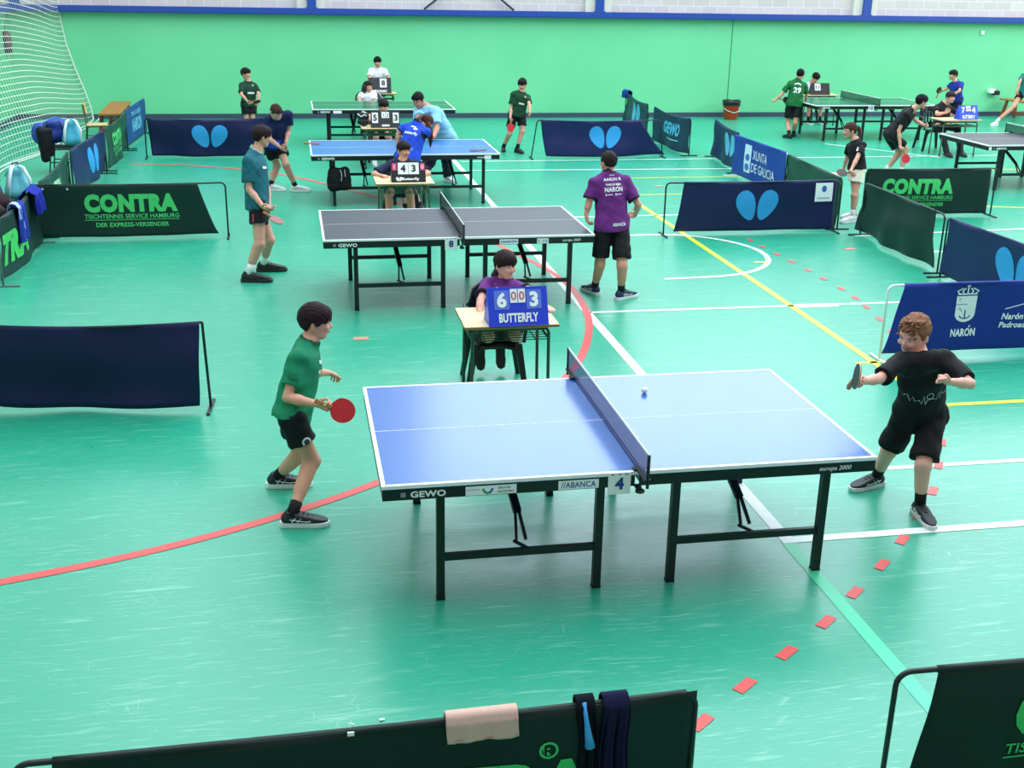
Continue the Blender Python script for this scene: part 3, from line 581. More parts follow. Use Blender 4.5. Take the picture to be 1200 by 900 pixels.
barrier((-2.58, 21.76), (-.35, 21.76), NV, 'navy butterfly barrier behind the boy in the teal shirt', bf(1.12, .36, 1.2), ct=(.02, .04, .99, .99), amp=.045, seed=15, sag=.03, lean=.01, lift=(0, 0))
barrier((4.47, 21.30), (6.85, 21.30), '1b2256', 'navy butterfly barrier behind the boy in purple, its right end slanting', bf(1.32, .36, 1.22, .95), ct=(.03, .08, 1.06, .84), amp=.035, seed=16, sag=.03, lean=.09, lift=(0, .0))
barrier((7.72, 26.7), (7.42, 23.95), '1a2a4c', 'narrow-looking dark barrier farthest back, a blue cloth on its tip', bf(1.5, .40, 1.2, 1.2, '58b4dc'), amp=.05, seed=17, sag=.06)
barrier((7.42, 23.5), (7.5, 21.4), '18264e', 'dark blue lettered barrier near the back wall, left of the red bin', [('lettering', fit_text('GEWO', width=.95, height=.24, bold=.05, shear=.3, cuts=1), 1.1, .4, '4cb6e0'), ('print', rect2d(.7, .02, 8, 1), 1.2, .2, '8ac6dc')], amp=.02, seed=18, sag=.06)
barrier((7.96, 21.3), (7.66, 19.3), '1c2c54', 'dark navy barrier with a blue butterfly, just behind the royal blue official one', bf(1.35, .38, 1.2, 1.2, '58b4dc'), amp=.04, seed=19, sag=.03)
XG = fit_text('XUNTA', width=.62, height=.15, bold=.0), fit_text('DE GALICIA', width=.95, height=.15, bold=.0)
em = [('print', rect2d(.26, .46, 3, 3), .62, .34, 'cfe3f4')] + [('print', disc2d(lambda a, y=y: (.085 * math.cos(a), y + .06 * math.sin(a)), 14, 1), .62, .34, '3f69bd') for y in (-.14, .02, .155)]
barrier((7.52, 19.1), (7.56, 16.98), '1b3f9c', 'royal blue barrier with white official lettering and emblem', em + [('lettering', XG[0], 1.12, .43, 'e6eef8'), ('lettering', XG[1], 1.27, .22, 'e6eef8')], amp=.008, seed=20, frame='dfe6ea', sag=0)
barrier((7.5, 16.85), (7.34, 14.62), '1b4638', 'plain dark green barrier between the royal blue one and the ponytailed girl', (), ct=(0, 0, .99, .99), amp=.03, seed=21, sag=.0)
barrier((8.07, 15.36), (10.1, 15.32), '16302d', 'dark green lettered barrier on the right, behind the ponytailed girl', contra(.82, .36, .98), ct=(.0, .0, .95, .95), amp=.022, seed=22, sag=.01)
barrier((4.80, 14.50), (7.23, 14.50), '17204c', 'navy butterfly barrier on the right court with a white notice at its corner', bf(1.28, .34, 1.22, .95) + [('notice', rect2d(.25, .25, 3, 3), 2.22, .50, 'eef2f6'), ('notice_mark', disc2d(lambda a: (.035 * math.cos(a), .045 + .045 * math.sin(a)), 14, 1), 2.22, .50, '2f62ae'), ('notice_text', rect2d(.17, .02, 3, 1), 2.22, .42, '9fb3c8')], ct=(.10, .055, .985, .985), amp=.02, seed=23, sag=.01)
barrier((7.50, 14.25), (7.42, 12.12), '17362f', 'plain dark green barrier right of the navy notice barrier, creased', (), ct=(.0, -.07, .97, .90), amp=.045, seed=25, sag=.0, fnum=4)
barrier((7.36, 11.95), (7.42, 9.75), '172a58', 'navy butterfly barrier at the right edge, behind the royal blue one', bf(1.32, .34, 1.3, 1.0), ct=(.02, .0, 1, 1), amp=.02, seed=26, sag=.0)
# royal blue barrier with crest
def crest():
    it = []
    def add(v, c): it.append(('print', v, .92, .37, c))
    sh_ = [(-.085, .12), (-.085, -.06)] + [(-.085 * math.cos(a), -.06 - .085 * math.sin(a)) for a in np.linspace(.2, PI - .2, 12)] + [(.085, -.06), (.085, .12)]
    c0 = np.mean(sh_, axis=0); V = [tuple(c0)] + [tuple(p) for p in sh_]; add((np.array(V), [[0, k + 1, (k + 1) % len(sh_) + 1] for k in range(len(sh_))]), 'eef3fa')
    for a in (-.07, -.035, 0, .035, .07): add(stroke2d([(a * .8, .135), (a * 1.25, .17), (a * .6, .20)], .012), 'eef3fa')
    add(rect2d(.17, .012, 4, 1) if False else stroke2d([(-.08, .14), (.08, .14)], .014), 'eef3fa'); add(stroke2d([(0, .19), (0, .235)], .009), 'eef3fa'); add(stroke2d([(-.015, .22), (.015, .22)], .008), 'eef3fa')
    def dk(v): it.append(('print_detail', (v[0], v[1]), .92, .37, '2a4590'))
    dk(stroke2d([(-.085, .035), (.085, .035)], .006)); dk(stroke2d([(0, .115), (0, .035)], .006)); dk(stroke2d([(0, .02), (0, -.11)], .01))
    dk(stroke2d([(.05 * math.sin(a), -.06 - .05 * math.cos(a)) for a in np.linspace(-1.2, 1.2, 9)], .010)); dk(disc2d(lambda a: (.012 * math.cos(a), .012 + .012 * math.sin(a)), 10, 1))
    for s in (-1, 1):
        dk(stroke2d([(s * .055, .015), (s * .03, -.04)], .005)); dk(stroke2d([(s * .066, -.01), (s * .04, -.015)], .005))
        dk(stroke2d([(s * .02, .09), (s * .062, .09)], .007)); dk(stroke2d([(s * .02, .07), (s * .062, .07)], .007))
    out = []
    for nm, (V, F), x, z, c in it: out.append((nm, (V * [1.2, .92] + [0, .0], F), x, z, c))
    out2 = [('print', merge2d([q[1] for q in out if q[0] == 'print']), .78, .40, 'eef3fa')]
    return out2, [('print_detail', merge2d([q[1] for q in out if q[0] != 'print']), .78, .40, '2a4590')]
ca, cb = crest()
bt, bcp = barrier((5.15, 9.15), (7.3, 9.13), '16318f', 'royal blue barrier with a white crest and town name, behind the boy in black', ca + [('lettering', naron(.25, .075), .78, .17, 'f2f5fa'), ('lettering', fit_text('Narón', width=.21, height=.06, bold=.03, shear=.2), 1.25, .31, 'f2f5fa'), ('lettering', fit_text('Padroado', width=.30, height=.055, bold=.03, shear=.2), 1.28, .23, 'f2f5fa'), ('print', stroke2d([(-.1, -.02), (-.02, .0), (.1, .03)], .008), 1.27, .40, 'f2f5fa')], ct=(.07, .0, 1, 1), amp=.012, seed=27, frame='e8eef2', sag=0, cloth_h=.64)
MB()
V, F = cb[0][1]; P = []
for x, z in V:
    vv = (.40 + z) / .64; xx = .78 + x; L_ = 2.15; x0 = (0 + .07 * vv ** .8) * L_; P.append(bcp((xx - x0) / (L_ - x0), vv, .006))
MB().add(P, F).build('print_detail', mat('2a4590', .5), [c for c in bt.children if c.name.startswith('cloth')][0])
# two nearest barriers, seen from above
near_b, _ = barrier((-1.03, 3.48), (1.41, 3.52), '10231f', 'dark green barrier in the centre foreground, pink towel and dark clothes hung on it', [('lettering', fit_text('CONTRA', width=1.2, height=.24, bold=.07, cuts=1), 1.45, .325, '3fc568'), ('lettering', fit_text('®', width=.075, bold=.02), 1.865, .49, '3fc568')], ct=(.055, .05, 1.0, 1.0), amp=.012, seed=30, sag=.012, H=.70)
for x in (1.14,):
    MB().box((x - .012, -.022, .685), (x + .012, -.016, .70)).tube([(x, -.01, .715), (x + .012, -.012, .728), (x - .008, -.01, .733)], .003, 5).build('cord_knot', CARD, near_b)
barrier((2.235, 3.52), (4.5, 3.48), '10241f', 'dark green barrier cut off at the bottom right corner of the photo', [('lettering', fit_text('CONTRA', width=1.12, height=.235, bold=.07, cuts=1), 1.09, .42, '3fc568'), ('lettering', fit_text('TISCHTENNIS SERVICE HAMBURG', width=1.14, height=.055, bold=.02), 1.09, .245, '3fc568'), ('print', rect2d(1.14, .008, 10, 1), 1.09, .20, '3fc568')], ct=(.075, .04, 1, 1), amp=.015, seed=31, sag=0)
# ================================================================ chairs, benches, bags, small things
def plastic_chair(loc, rz, label, s=1.0):
    """black one-piece plastic chair, sitter faces local -y"""
    t = empty('plastic_chair', loc, rz, label, 'chair', 'black plastic umpire chairs')
    m = mat('1b1f22', .35, None, .03, 8)
    sw = .21
    st = MB(); V = []; n = 10
    for j in range(n + 1):
        for i in range(n + 1):
            x = (i / n - .5) * 2 * sw; y = -.22 + .43 * j / n; V.append((x * (1 - .1 * j / n), y, .43 - .02 * math.cos(PI * (i / n - .5)) - (.02 * (j / n)) - (.025 * max(0, 1 - j / 1.5) ** 2)))
    k = len(V); V += [(x, y, z - .014) for x, y, z in V]; F = []
    for j in range(n):
        for i in range(n):
            a = j * (n + 1) + i; F += [(a, a + 1, a + n + 2, a + n + 1), (k + a, k + a + n + 1, k + a + n + 2, k + a + 1)]
    for i in range(n): F += [(i + 1, i, k + i, k + i + 1), (n * (n + 1) + i, n * (n + 1) + i + 1, k + n * (n + 1) + i + 1, k + n * (n + 1) + i)]
    for j in range(n): a = j * (n + 1); F += [(a, a + n + 1, k + a + n + 1, k + a), (a + 2 * n + 1, a + n, k + a + n, k + a + 2 * n + 1)]
    st.add(V, F); st.tube([(-sw, -.235, .20), (-sw + .03, -.235, .33), (-sw + .09, -.236, .385), (0, -.238, .405), (sw - .09, -.236, .385), (sw - .03, -.235, .33), (sw, -.235, .20)], .016, 8); st.build('seat', m, t, True)
    b = MB(); V = []; n1, n2 = 12, 10
    for j in range(n2 + 1):
        for i in range(n1 + 1):
            u = i / n1 - .5; v = j / n2; wd = .38 * (1 - .25 * max(0, v - .6) ** 1.2 * 2.2); V.append((u * wd, .2 + .10 * v - .10 * (2 * u) ** 2 * (.5 + .5 * v), .42 + .40 * v - .05 * (2 * u) ** 2 * v))
    k = len(V); V += [(x, y + .012, z) for x, y, z in V]; F = []
    for j in range(n2):
        for i in range(n1):
            a = j * (n1 + 1) + i
            if 2 < j < 8 and i in (2, 4, 6, 8) : continue
            F += [(a, a + 1, a + n1 + 2, a + n1 + 1), (k + a, k + a + n1 + 1, k + a + n1 + 2, k + a + 1)]
    b.add(V, F); b.tube([V[j * (n1 + 1)] for j in range(n2 + 1)] + [V[n2 * (n1 + 1) + i] for i in range(n1 + 1)] + [V[j * (n1 + 1) + n1] for j in range(n2, -1, -1)], .012, 8); b.build('backrest', m, t, True)
    for sx in (-1, 1):
        for sy, yo in ((-1, -.22), (1, .2)):
            y1 = yo + sy * .05
            MB().add([(sx * (sw - .035) + a * .03, yo + c * .022, .42) for a, c in ((-1, -1), (1, -1), (1, 1), (-1, 1))] + [(sx * (sw + .03) + a * .02, y1 + c * .018, 0) for a, c in ((-1, -1), (1, -1), (1, 1), (-1, 1))], [(0, 1, 2, 3), (7, 6, 5, 4), (0, 4, 5, 1), (1, 5, 6, 2), (2, 6, 7, 3), (3, 7, 4, 0)]).build('leg', m, t)
    for sx in (-1, 1): MB().tube([(sx * .225, -.2, .42), (sx * .25, -.19, .6), (sx * .255, -.1, .655), (sx * .235, .1, .66), (sx * .20, .22, .64)], .016, 8).build('armrest', m, t, True)
    for x in t.children: x.scale = (1, 1, 1)
    return t
plastic_chair((1.57, 9.0, 0), -.06, 'black plastic chair under the girl in purple at the nearest desk')
plastic_chair((1.43, 15.74, 0), 0, 'black plastic chair under the umpire in navy')
plastic_chair((1.58, 21.25, 0), 0, 'black plastic chair under the umpire at the 5 3 scoreboard')
plastic_chair((1.58, 25.05, 0), .3, 'black plastic chair under the dark-haired girl in white')
plastic_chair((12.85, 21.95, 0), -.15, 'black plastic chair under the boy in black at the small blue scoreboard')
plastic_chair((12.3, 26.85, 0), -.15, 'black plastic chair under the child behind the black 11 scoreboard')
def school_chair(loc, rz, label, wood, metal):
    t = empty('school_chair', loc, rz, label, 'chair')
    MB().box((-.2, -.2, .425), (.2, .2, .44), .006).build('seat', wood, t)
    V = []; n = 8
    for j in (0, 1):
        for i in range(n + 1): u = i / n - .5; V.append((u * .38, .21 - .05 * (2 * u) ** 2 + .02 * j, .62 + .2 * j))
    k = len(V); V += [(x, y + .012, z) for x, y, z in V]; m_ = MB().add(V, [(i, i + 1, n + 2 + i, n + 1 + i) for i in range(n)] + [(k + i, k + n + 1 + i, k + n + 2 + i, k + i + 1) for i in range(n)] + [(n + 1 + i, n + 2 + i, k + n + 2 + i, k + n + 1 + i) for i in range(n)]); m_.build('backrest', wood, t)
    for sx in (-1, 1):
        MB().tube([(sx * .19, -.2, .01), (sx * .18, -.17, .42)], .011).build('leg', metal, t, True)
        MB().tube([(sx * .19, .22, .01), (sx * .18, .17, .42), (sx * .175, .21, .82)], .011).build('leg', metal, t, True)
        MB().tube([(sx * .185, -.185, .2), (sx * .185, .2, .2)], .009).build('stretcher', metal, t, True)
    MB().tube([(-.18, -.17, .41), (.18, -.17, .41)], .011).tube([(-.18, .17, .41), (.18, .17, .41)], .011).tube([(-.18, -.17, .41), (-.18, .17, .41)], .011).tube([(.18, -.17, .41), (.18, .17, .41)], .011).build('frame', metal, t, True)
    return t
school_chair((-3.62, 23.2, 0), PI / 2 + .1, 'chair with a pale wooden seat and olive back, left of the row barriers', wood_mat('dcc48c', 'cdb078', 'chair_ply'), mat('3f5a35', .4))
school_chair((-3.72, 20.25, 0), PI / 2, 'dark chair loaded with blue bags behind the slanted navy barrier', mat('26241f', .5), mat('1c2722', .4))
school_chair((-3.55, 15.4, 0), PI / 2, 'dark chair holding the pale blue backpack at the far left', mat('26241f', .5), mat('1c2722', .4))
OAK = wood_mat('b77a3a', '9a6029', 'varnished_wood'); OAK2 = wood_mat('9c5a38', '84452a', 'reddish_wood')
def bench(loc, rz, label, L, W, H, m1, m2):
    t = empty('wooden_bench', loc, rz, label, 'bench', 'wooden benches by the back wall')
    MB().box((-L / 2, -W / 2, H - .04), (L / 2, W / 2, H), .008).build('bench_top', m1, t)
    for sx in (-1, 1):
        for sy in (-1, 1): MB().bar((sx * (L / 2 - .25), sy * (W / 2 - .05), H - .04), (sx * (L / 2 - .20), sy * (W / 2 + .03), 0), .07, .05, (1, 0, 0)).build('leg', m2, t)
        MB().box((sx * (L / 2 - .24) - .025, -W / 2, .12), (sx * (L / 2 - .24) + .025, W / 2, .17)).build('crosspiece', m2, t)
    MB().box((-L / 2 + .25, -.03, .12), (L / 2 - .25, .03, .18)).build('stretcher', m2, t)
    return t
bench((-3.55, 25.3, 0), PI / 2 + .03, 'varnished wooden bench behind the left row of barriers', 2.3, .42, .52, OAK, OAK2)
bench((18.15, 26.75, 0), PI / 2 + .1, 'wooden bench with reddish legs against the back wall at the right', 1.6, .36, .47, OAK, OAK2)
# ---- soft things: lumpy meshes built from blended ellipsoids
class Field:
    def __init__(s, lo, hi, h):
        s.lo = np.array(lo, np.float32); s.h = h; s.n = np.ceil((np.array(hi) - s.lo) / h).astype(int) + 1; s.a = np.full(s.n, .1, np.float32)
        s.ax = [s.lo[i] + h * np.arange(s.n[i], dtype=np.float32) for i in range(3)]
    def sub(s, lo, hi, pad):
        i0 = np.maximum(np.floor((np.array(lo) - pad - s.lo) / s.h).astype(int), 0); i1 = np.minimum(np.ceil((np.array(hi) + pad - s.lo) / s.h).astype(int) + 1, s.n)
        if (i1 <= i0).any(): return None, None
        sl = tuple(slice(a, b) for a, b in zip(i0, i1)); g = np.stack(np.meshgrid(*[s.ax[i][sl[i]] for i in range(3)], indexing='ij'), -1); return sl, g
    def union(s, d, sl, k):
        a = s.a[sl]
        if k <= 0: s.a[sl] = np.minimum(a, d); return
        hh = np.clip(.5 + .5 * (a - d) / k, 0, 1); s.a[sl] = a * (1 - hh) + d * hh - k * hh * (1 - hh)
    def cone(s, a, b, ra, rb, k=.02, w=None, sq=1.0, clip=None):
        a = np.array(a, np.float32); b = np.array(b, np.float32); R = max(ra, rb); sl, g = s.sub(np.minimum(a, b) - R, np.maximum(a, b) + R, k * 1.5 + .012)
        if sl is None: return
        e = g - a; ba = b - a
        if w is not None:
            w = np.array(w, np.float32); e = e + ((e @ w) * (1 / sq - 1))[..., None] * w; ba = ba + (ba @ w) * (1 / sq - 1) * w
        t = np.clip((e @ ba) / max(ba @ ba, 1e-9), 0, 1); d = np.linalg.norm(e - t[..., None] * ba, axis=-1) - (ra + (rb - ra) * t)
        if w is not None: d = d * (sq * .5 + .5)
        if clip is not None:
            for c0, cn in clip: d = np.maximum(d, (g - np.array(c0, np.float32)) @ np.array(cn, np.float32))
        s.union(d.astype(np.float32), sl, k)
    def ell(s, c, R, r, k=.015, neg=False):
        c = np.array(c, np.float32); r = np.array(r, np.float32); m = max(r); sl, g = s.sub(c - m, c + m, k * 1.5 + .012)
        if sl is None: return
        q = (g - c) @ np.array(R, np.float32).T if R is not None else g - c
        k0 = np.linalg.norm(q / r, axis=-1); k1 = np.linalg.norm(q / (r * r), axis=-1); d = k0 * (k0 - 1) / np.maximum(k1, 1e-6)
        if neg: s.a[sl] = np.maximum(s.a[sl], -d.astype(np.float32))
        else: s.union(d.astype(np.float32), sl, k)
    def cut(s, p, n):
        g = sum((s.ax[i].reshape([-1 if j == i else 1 for j in range(3)]) - p[i]) * n[i] for i in range(3)); s.a = np.maximum(s.a, g.astype(np.float32))
    def noise(s, amp, f, seed=0):
        rg = np.random.RandomState(seed); t = 0
        for i in range(5):
            v = rg.randn(3); v /= np.linalg.norm(v); v = v * f * (1 + .5 * i) ; x = sum(s.ax[j].reshape([-1 if q == j else 1 for q in range(3)]) * v[j] for j in range(3)); t = t + np.sin(x + rg.rand() * 6) / (1 + .4 * i)
        s.a = (s.a + amp * t * .5).astype(np.float32)
    def mesh(s):
        a = s.a; ins = a < 0; n = a.shape
        a[0] = a[-1] = .05; a[:, 0] = a[:, -1] = .05; a[:, :, 0] = a[:, :, -1] = .05; ins = a < 0
        c = np.zeros([m - 1 for m in n], np.uint8)
        cor = [(i, j, k) for i in (0, 1) for j in (0, 1) for k in (0, 1)]
        for i, j, k in cor: c += ins[i:n[0] - 1 + i, j:n[1] - 1 + j, k:n[2] - 1 + k]
        act = np.argwhere((c > 0) & (c < 8))
        if not len(act): return np.zeros((0, 3)), np.zeros((0, 4), int)
        idx = np.full(c.shape, -1, np.int32); idx[tuple(act.T)] = np.arange(len(act))
        vals = np.stack([a[act[:, 0] + i, act[:, 1] + j, act[:, 2] + k] for i, j, k in cor], 1); P = np.zeros((len(act), 3)); W = np.zeros(len(act))
        for p in range(8):
            for q in range(p + 1, 8):
                if sum(x != y for x, y in zip(cor[p], cor[q])) != 1: continue
                va, vb = vals[:, p], vals[:, q]; m = (va < 0) != (vb < 0); t = np.where(m, va / np.where(m, va - vb, 1), 0)
                P += np.where(m[:, None], np.array(cor[p]) + t[:, None] * (np.array(cor[q]) - np.array(cor[p])), 0); W += m
        V = s.lo + (act + P / W[:, None]) * s.h; Q = []
        for ax in range(3):
            b_, c_ = [(1, 2), (2, 0), (0, 1)][ax]
            lo = [slice(None)] * 3; hi = [slice(None)] * 3; lo[ax] = slice(0, n[ax] - 1); hi[ax] = slice(1, n[ax])
            e = np.argwhere(ins[tuple(lo)] != ins[tuple(hi)]); e = e[(e[:, b_] > 0) & (e[:, c_] > 0) & (e[:, b_] < n[b_] - 1) & (e[:, c_] < n[c_] - 1)]
            fl = ins[tuple(e.T)]
            def at(db, dc):
                z = e.copy(); z[:, b_] -= db; z[:, c_] -= dc; return idx[tuple(z.T)]
            q = np.stack([at(1, 1), at(0, 1), at(0, 0), at(1, 0)], 1); q[~fl] = q[~fl][:, ::-1]; Q.append(q)
        return V, np.concatenate(Q)
def soft(name, prims, m, parent=None, h=.008, noise=(0, 20), seed=0, loc=None):
    lo = np.min([np.minimum(p[1], p[2]) - max(p[3], p[4]) if p[0] == 'c' else np.array(p[1]) - max(p[2]) for p in prims], axis=0) - .03
    hi = np.max([np.maximum(p[1], p[2]) + max(p[3], p[4]) if p[0] == 'c' else np.array(p[1]) + max(p[2]) for p in prims], axis=0) + .03
    f = Field(lo, hi, h)
    for p in prims:
        if p[0] == 'c': f.cone(p[1], p[2], p[3], p[4], p[5] if len(p) > 5 else .02)
        else: f.ell(p[1], None, p[2], p[3] if len(p) > 3 else .02)
    if noise[0]: f.noise(noise[0], noise[1], seed)
    V, F = f.mesh(); return smooth_mesh(name, V, F, m, parent)
# backpacks
def backpack(loc, rz, label, col, dark, strap, sc=1.0):
    t = empty('backpack', loc, rz, label, 'backpack')
    soft('body', [('c', (-.06, 0, .12), (-.04, 0, .36), .09, .06, .03), ('c', (.06, 0, .12), (.04, 0, .36), .09, .06, .03), ('e', (0, -.03, .12), (.14, .12, .11), .04), ('e', (0, 0, .38), (.09, .06, .06), .04)], mat(col, .6), t, .01, (.004, 22), 2)
    soft('front_pocket', [('e', (0, -.12, .13), (.11, .05, .1), .02)], mat(dark, .6), t, .009)
    for sx in (-1, 1): MB().tube([(sx * .03, .04, .44), (sx * .07, .10, .42), (sx * .12, .14, .28), (sx * .13, .12, .12), (sx * .11, .06, .05)], [.016, .022, .022, .014, .008], 8).build('strap', mat(strap, .6), t, True)
    MB().tube([(-.04, .02, .43), (-.03, .03, .475), (.03, .03, .475), (.04, .02, .43)], .01, 6).build('handle', mat('1a1b22', .6), t, True)
    MB().tube([(-.12, -.06, .3), (-.08, -.105, .35), (0, -.12, .37), (.08, -.105, .35), (.12, -.06, .3)], .006, 5).build('zip', mat('10131c', .6), t)
    return t
backpack((-3.42, 15.35, .445), PI + .45, 'pale turquoise backpack with white straps at the far left', '6cc6d8', '4fb0c8', 'dcecf2')
backpack((-3.68, 15.05, .445), .6, 'small navy bag beside the pale turquoise backpack, cut by the left edge', '232a5c', '1c2350', '14183a')
backpack((-3.55, 20.15, .445), PI + .3, 'light blue backpack with white straps on the chair behind the navy barrier', '4cb4d2', '3ba0c4', 'e4eef4')
e = empty('sports_bag', (-3.92, 20.35, .445), .4, 'royal blue sports bag slumped on the dark chair', 'bag')
soft('body', [('c', (-.12, 0, .14), (.22, 0, .2), .14, .15, .05), ('e', (-.16, 0, .2), (.14, .15, .17), .05), ('e', (.1, 0, .33), (.18, .14, .1), .05)], mat('2544a0', .55), e, .011, (.006, 18), 5)
MB().tube([(-.14, -.15, .12), (-.05, -.19, .36), (.12, -.18, .4), (.2, -.14, .2)], .014, 6).build('strap', mat('1a2a66', .6), e, True)
MB().tube([(-.2, -.1, .3), (-.1, -.05, .38), (.1, 0, .45), (.3, .0, .38)], .01, 5).build('piping', mat('2f8fe0', .6), e, True)
e = empty('jacket', (-3.98, 20.0, .40), 0, 'black jacket hanging down from the bags on the dark chair', 'jacket')
soft('body', [('c', (0, 0, .3), (.02, .0, -.12), .09, .07, .03), ('c', (.08, .05, .3), (.1, .04, -.05), .07, .05, .03)], fabric('17161c'), e, .01, (.008, 25), 3)
e = empty('jacket', (-3.62, 13.55, .0), 0, 'dark brown jacket draped over things at the left edge of the photo', 'jacket')
soft('body', [('c', (-.3, 0, .5), (.25, .3, .55), .12, .14, .06), ('c', (-.2, .5, .55), (.22, .75, .6), .14, .13, .06), ('e', (-.1, .3, .3), (.3, .5, .3), .08)], fabric('2a1a1d'), e, .016, (.012, 16), 3)
# draped cloths: a sheet folded over a bar; local x along the bar
def draped(name, base, ang, label, cat, w_, front, back, col, H=.72, amp=.01, seed=0, th=.006, r=.022, spread=1.0, parent=None, sheen=0, skew=0):
    rg = random.Random(seed); n1, n2 = 34, 40; tot = front + back + PI * r; V = []; ph = [rg.uniform(0, 6) for _ in range(4)]
    for j in range(n2 + 1):
        s = j / n2 * tot
        for i in range(n1 + 1):
            u = i / n1 - .5
            if s < front: y = -r; z = -(front - s); a = 0
            elif s < front + PI * r: a = (s - front) / r; y = -r * math.cos(a); z = r * math.sin(a)
            else: y = r; z = -(s - front - PI * r)
            k = min(1, abs(z) / .12) if z < 0 else 0; wv = amp * (math.sin(u * 14 + ph[0] + z * 2) + .6 * math.sin(u * 31 + ph[1] - z * 3)) * k
            ww = w_ * (1 + (spread - 1) * min(1, abs(min(z, 0)) / .3)); V.append((u * ww + skew * z + .004 * math.sin(z * 20 + ph[2]), y + (wv - amp * 1.6 if y < 0 else wv + amp) * (1 if z < 0 else .0) - (.004 if y < 0 else -.004), z + .012 + (.003 * math.sin(u * 9 + ph[3]) if j in (0, n2) else 0)))
    k = len(V); F = [(j * (n1 + 1) + i, (j + 1) * (n1 + 1) + i, (j + 1) * (n1 + 1) + i + 1, j * (n1 + 1) + i + 1) for j in range(n2) for i in range(n1)]
    me = bpy.data.meshes.new(name); me.from_pydata(V, [], F); me.polygons.foreach_set('use_smooth', [True] * len(me.polygons)); me.materials.append(mat(col, .9, None, .25, 180, 0, .15))
    o = bpy.data.objects.new(name, me); C.objects.link(o); o.location = (base[0], base[1], H); o.rotation_euler = (0, 0, ang); md = o.modifiers.new('s', 'SOLIDIFY'); md.thickness = th; md.offset = 0
    if parent: o.parent = parent
    else: tag(o, label, cat)
    return o
tw = draped('towel', (.585, 3.5), .017, 'pale pink terry towel over the bar of the centre foreground barrier', 'towel', .265, .085, .16, 'd6b0a2', H=.693, amp=.004, seed=1, th=.009)
MB().tube([(-.13, -.034, -.062), (0, -.036, -.064), (.13, -.034, -.062)], .0025, 5).build('hem_stitch', mat('b08c7e', .9), tw)
g = draped('garment', (1.085, 3.515), .017, 'dark navy garment hanging over the bar of the centre foreground barrier', 'clothing', .10, .42, .2, '191a3a', H=.700, amp=.012, seed=4, spread=1.15)
g2 = draped('garment', (.975, 3.515), .017, 'black garment with a bright blue strap beside the navy one on the foreground barrier', 'clothing', .07, .36, .12, '10121c', H=.700, amp=.008, seed=5, spread=1.1, skew=-.06)
MB().tube([(-.012, -.03, .025), (-.006, -.05, -.04), (.002, -.056, -.10), (.01, -.058, -.15)], [.008, .009, .014, .02], 8).build('strap', mat('3f9fdc', .6), g2, True)
draped('towel', (-3.105, 13.75), PI / 2 + .01, 'blue and white towel over the bar of the edge-on green barrier', 'towel', .36, .40, .25, '2a3c9c', H=.67, amp=.02, seed=7, spread=1.05)
draped('towel', (-3.11, 14.55), PI / 2 + .01, 'deep blue towel bunched over the corner of the two left green barriers', 'towel', .42, .25, .3, '26309a', H=.68, amp=.03, seed=8, r=.05)
draped('towel', (-3.105, 13.62), PI / 2 + .01, 'pale band of cloth lying over the blue towel at the left', 'towel', .12, .28, .1, 'a9bde6', H=.68, amp=.008, seed=9, r=.045, skew=-.4)
draped('hanging_rag', (7.70, 26.55), PI / 2 + .1, 'small bright blue cloth on the tip of the farthest dark barrier', 'cloth', .3, .16, .14, '2447a0', H=.71, amp=.02, seed=12, r=.04)
# shoe bag / box seen below the light blue table
e = empty('shoe_bag', (.64, 16.93, .245), 0, 'black cloth bag hung on the crossbar of the light blue table', 'bag')
soft('body', [('c', (-.09, 0, .26), (-.08, .0, .06), .07, .09, .04), ('c', (.09, 0, .26), (.1, 0, .06), .07, .08, .04), ('e', (0, 0, .15), (.16, .07, .16), .04)], fabric('16161b'), e, .01, (.006, 30), 6)
MB().tube([(.02, -.08, .3), (.04, -.095, .22), (.03, -.09, .14)], .005, 5).tube([(.08, -.08, .3), (.09, -.09, .2)], .005, 5).build('drawcord', mat('c9ccd2', .6), e)
e = empty('sports_bag', (1.235, 20.56, .712), 0, 'black and white bag at the left end of the 5 3 desk', 'bag'); e.scale = (.45, .5, .42)
soft('body', [('e', (0, 0, .38), (.22, .13, .2), .03), ('e', (0, 0, .16), (.24, .14, .18), .05)], mat('17181c', .5), e, .012, (.006, 20), 9)
MB().tube([(-.24, -.13, .5), (-.1, -.16, .38), (.02, -.15, .46), (.1, -.14, .4)], .022, 6).tube([(-.05, -.16, .6), (.08, -.15, .52)], .025, 6).build('white_trim', WHITE, e, True)
# ball(s)
def ball(loc, label):
    o = MB().ell((0, 0, 0), (.02, .02, .02), 20).build('table_tennis_ball', mat('f6f1ea', .35), None, True); o.location = loc; tag(o, label, 'ball'); return o
ball((2.12, 6.58, TH + .0205), 'white ball on the right half of the nearest blue table')
ball((16.77, 25.78, .02), 'white ball on the floor near the right wooden bench')
for sx, lx in ((0, 0),):
    o = MB().box((-.011, -.008, 0), (.004, .006, .008), .002).box((.003, -.003, .0), (.014, .008, .006), .002).build('paper_scrap', CARD); o.location = (.285, 4.50, .001); o['label'] = 'tiny white scrap on the floor in front of the nearest table'; o['category'] = 'litter'
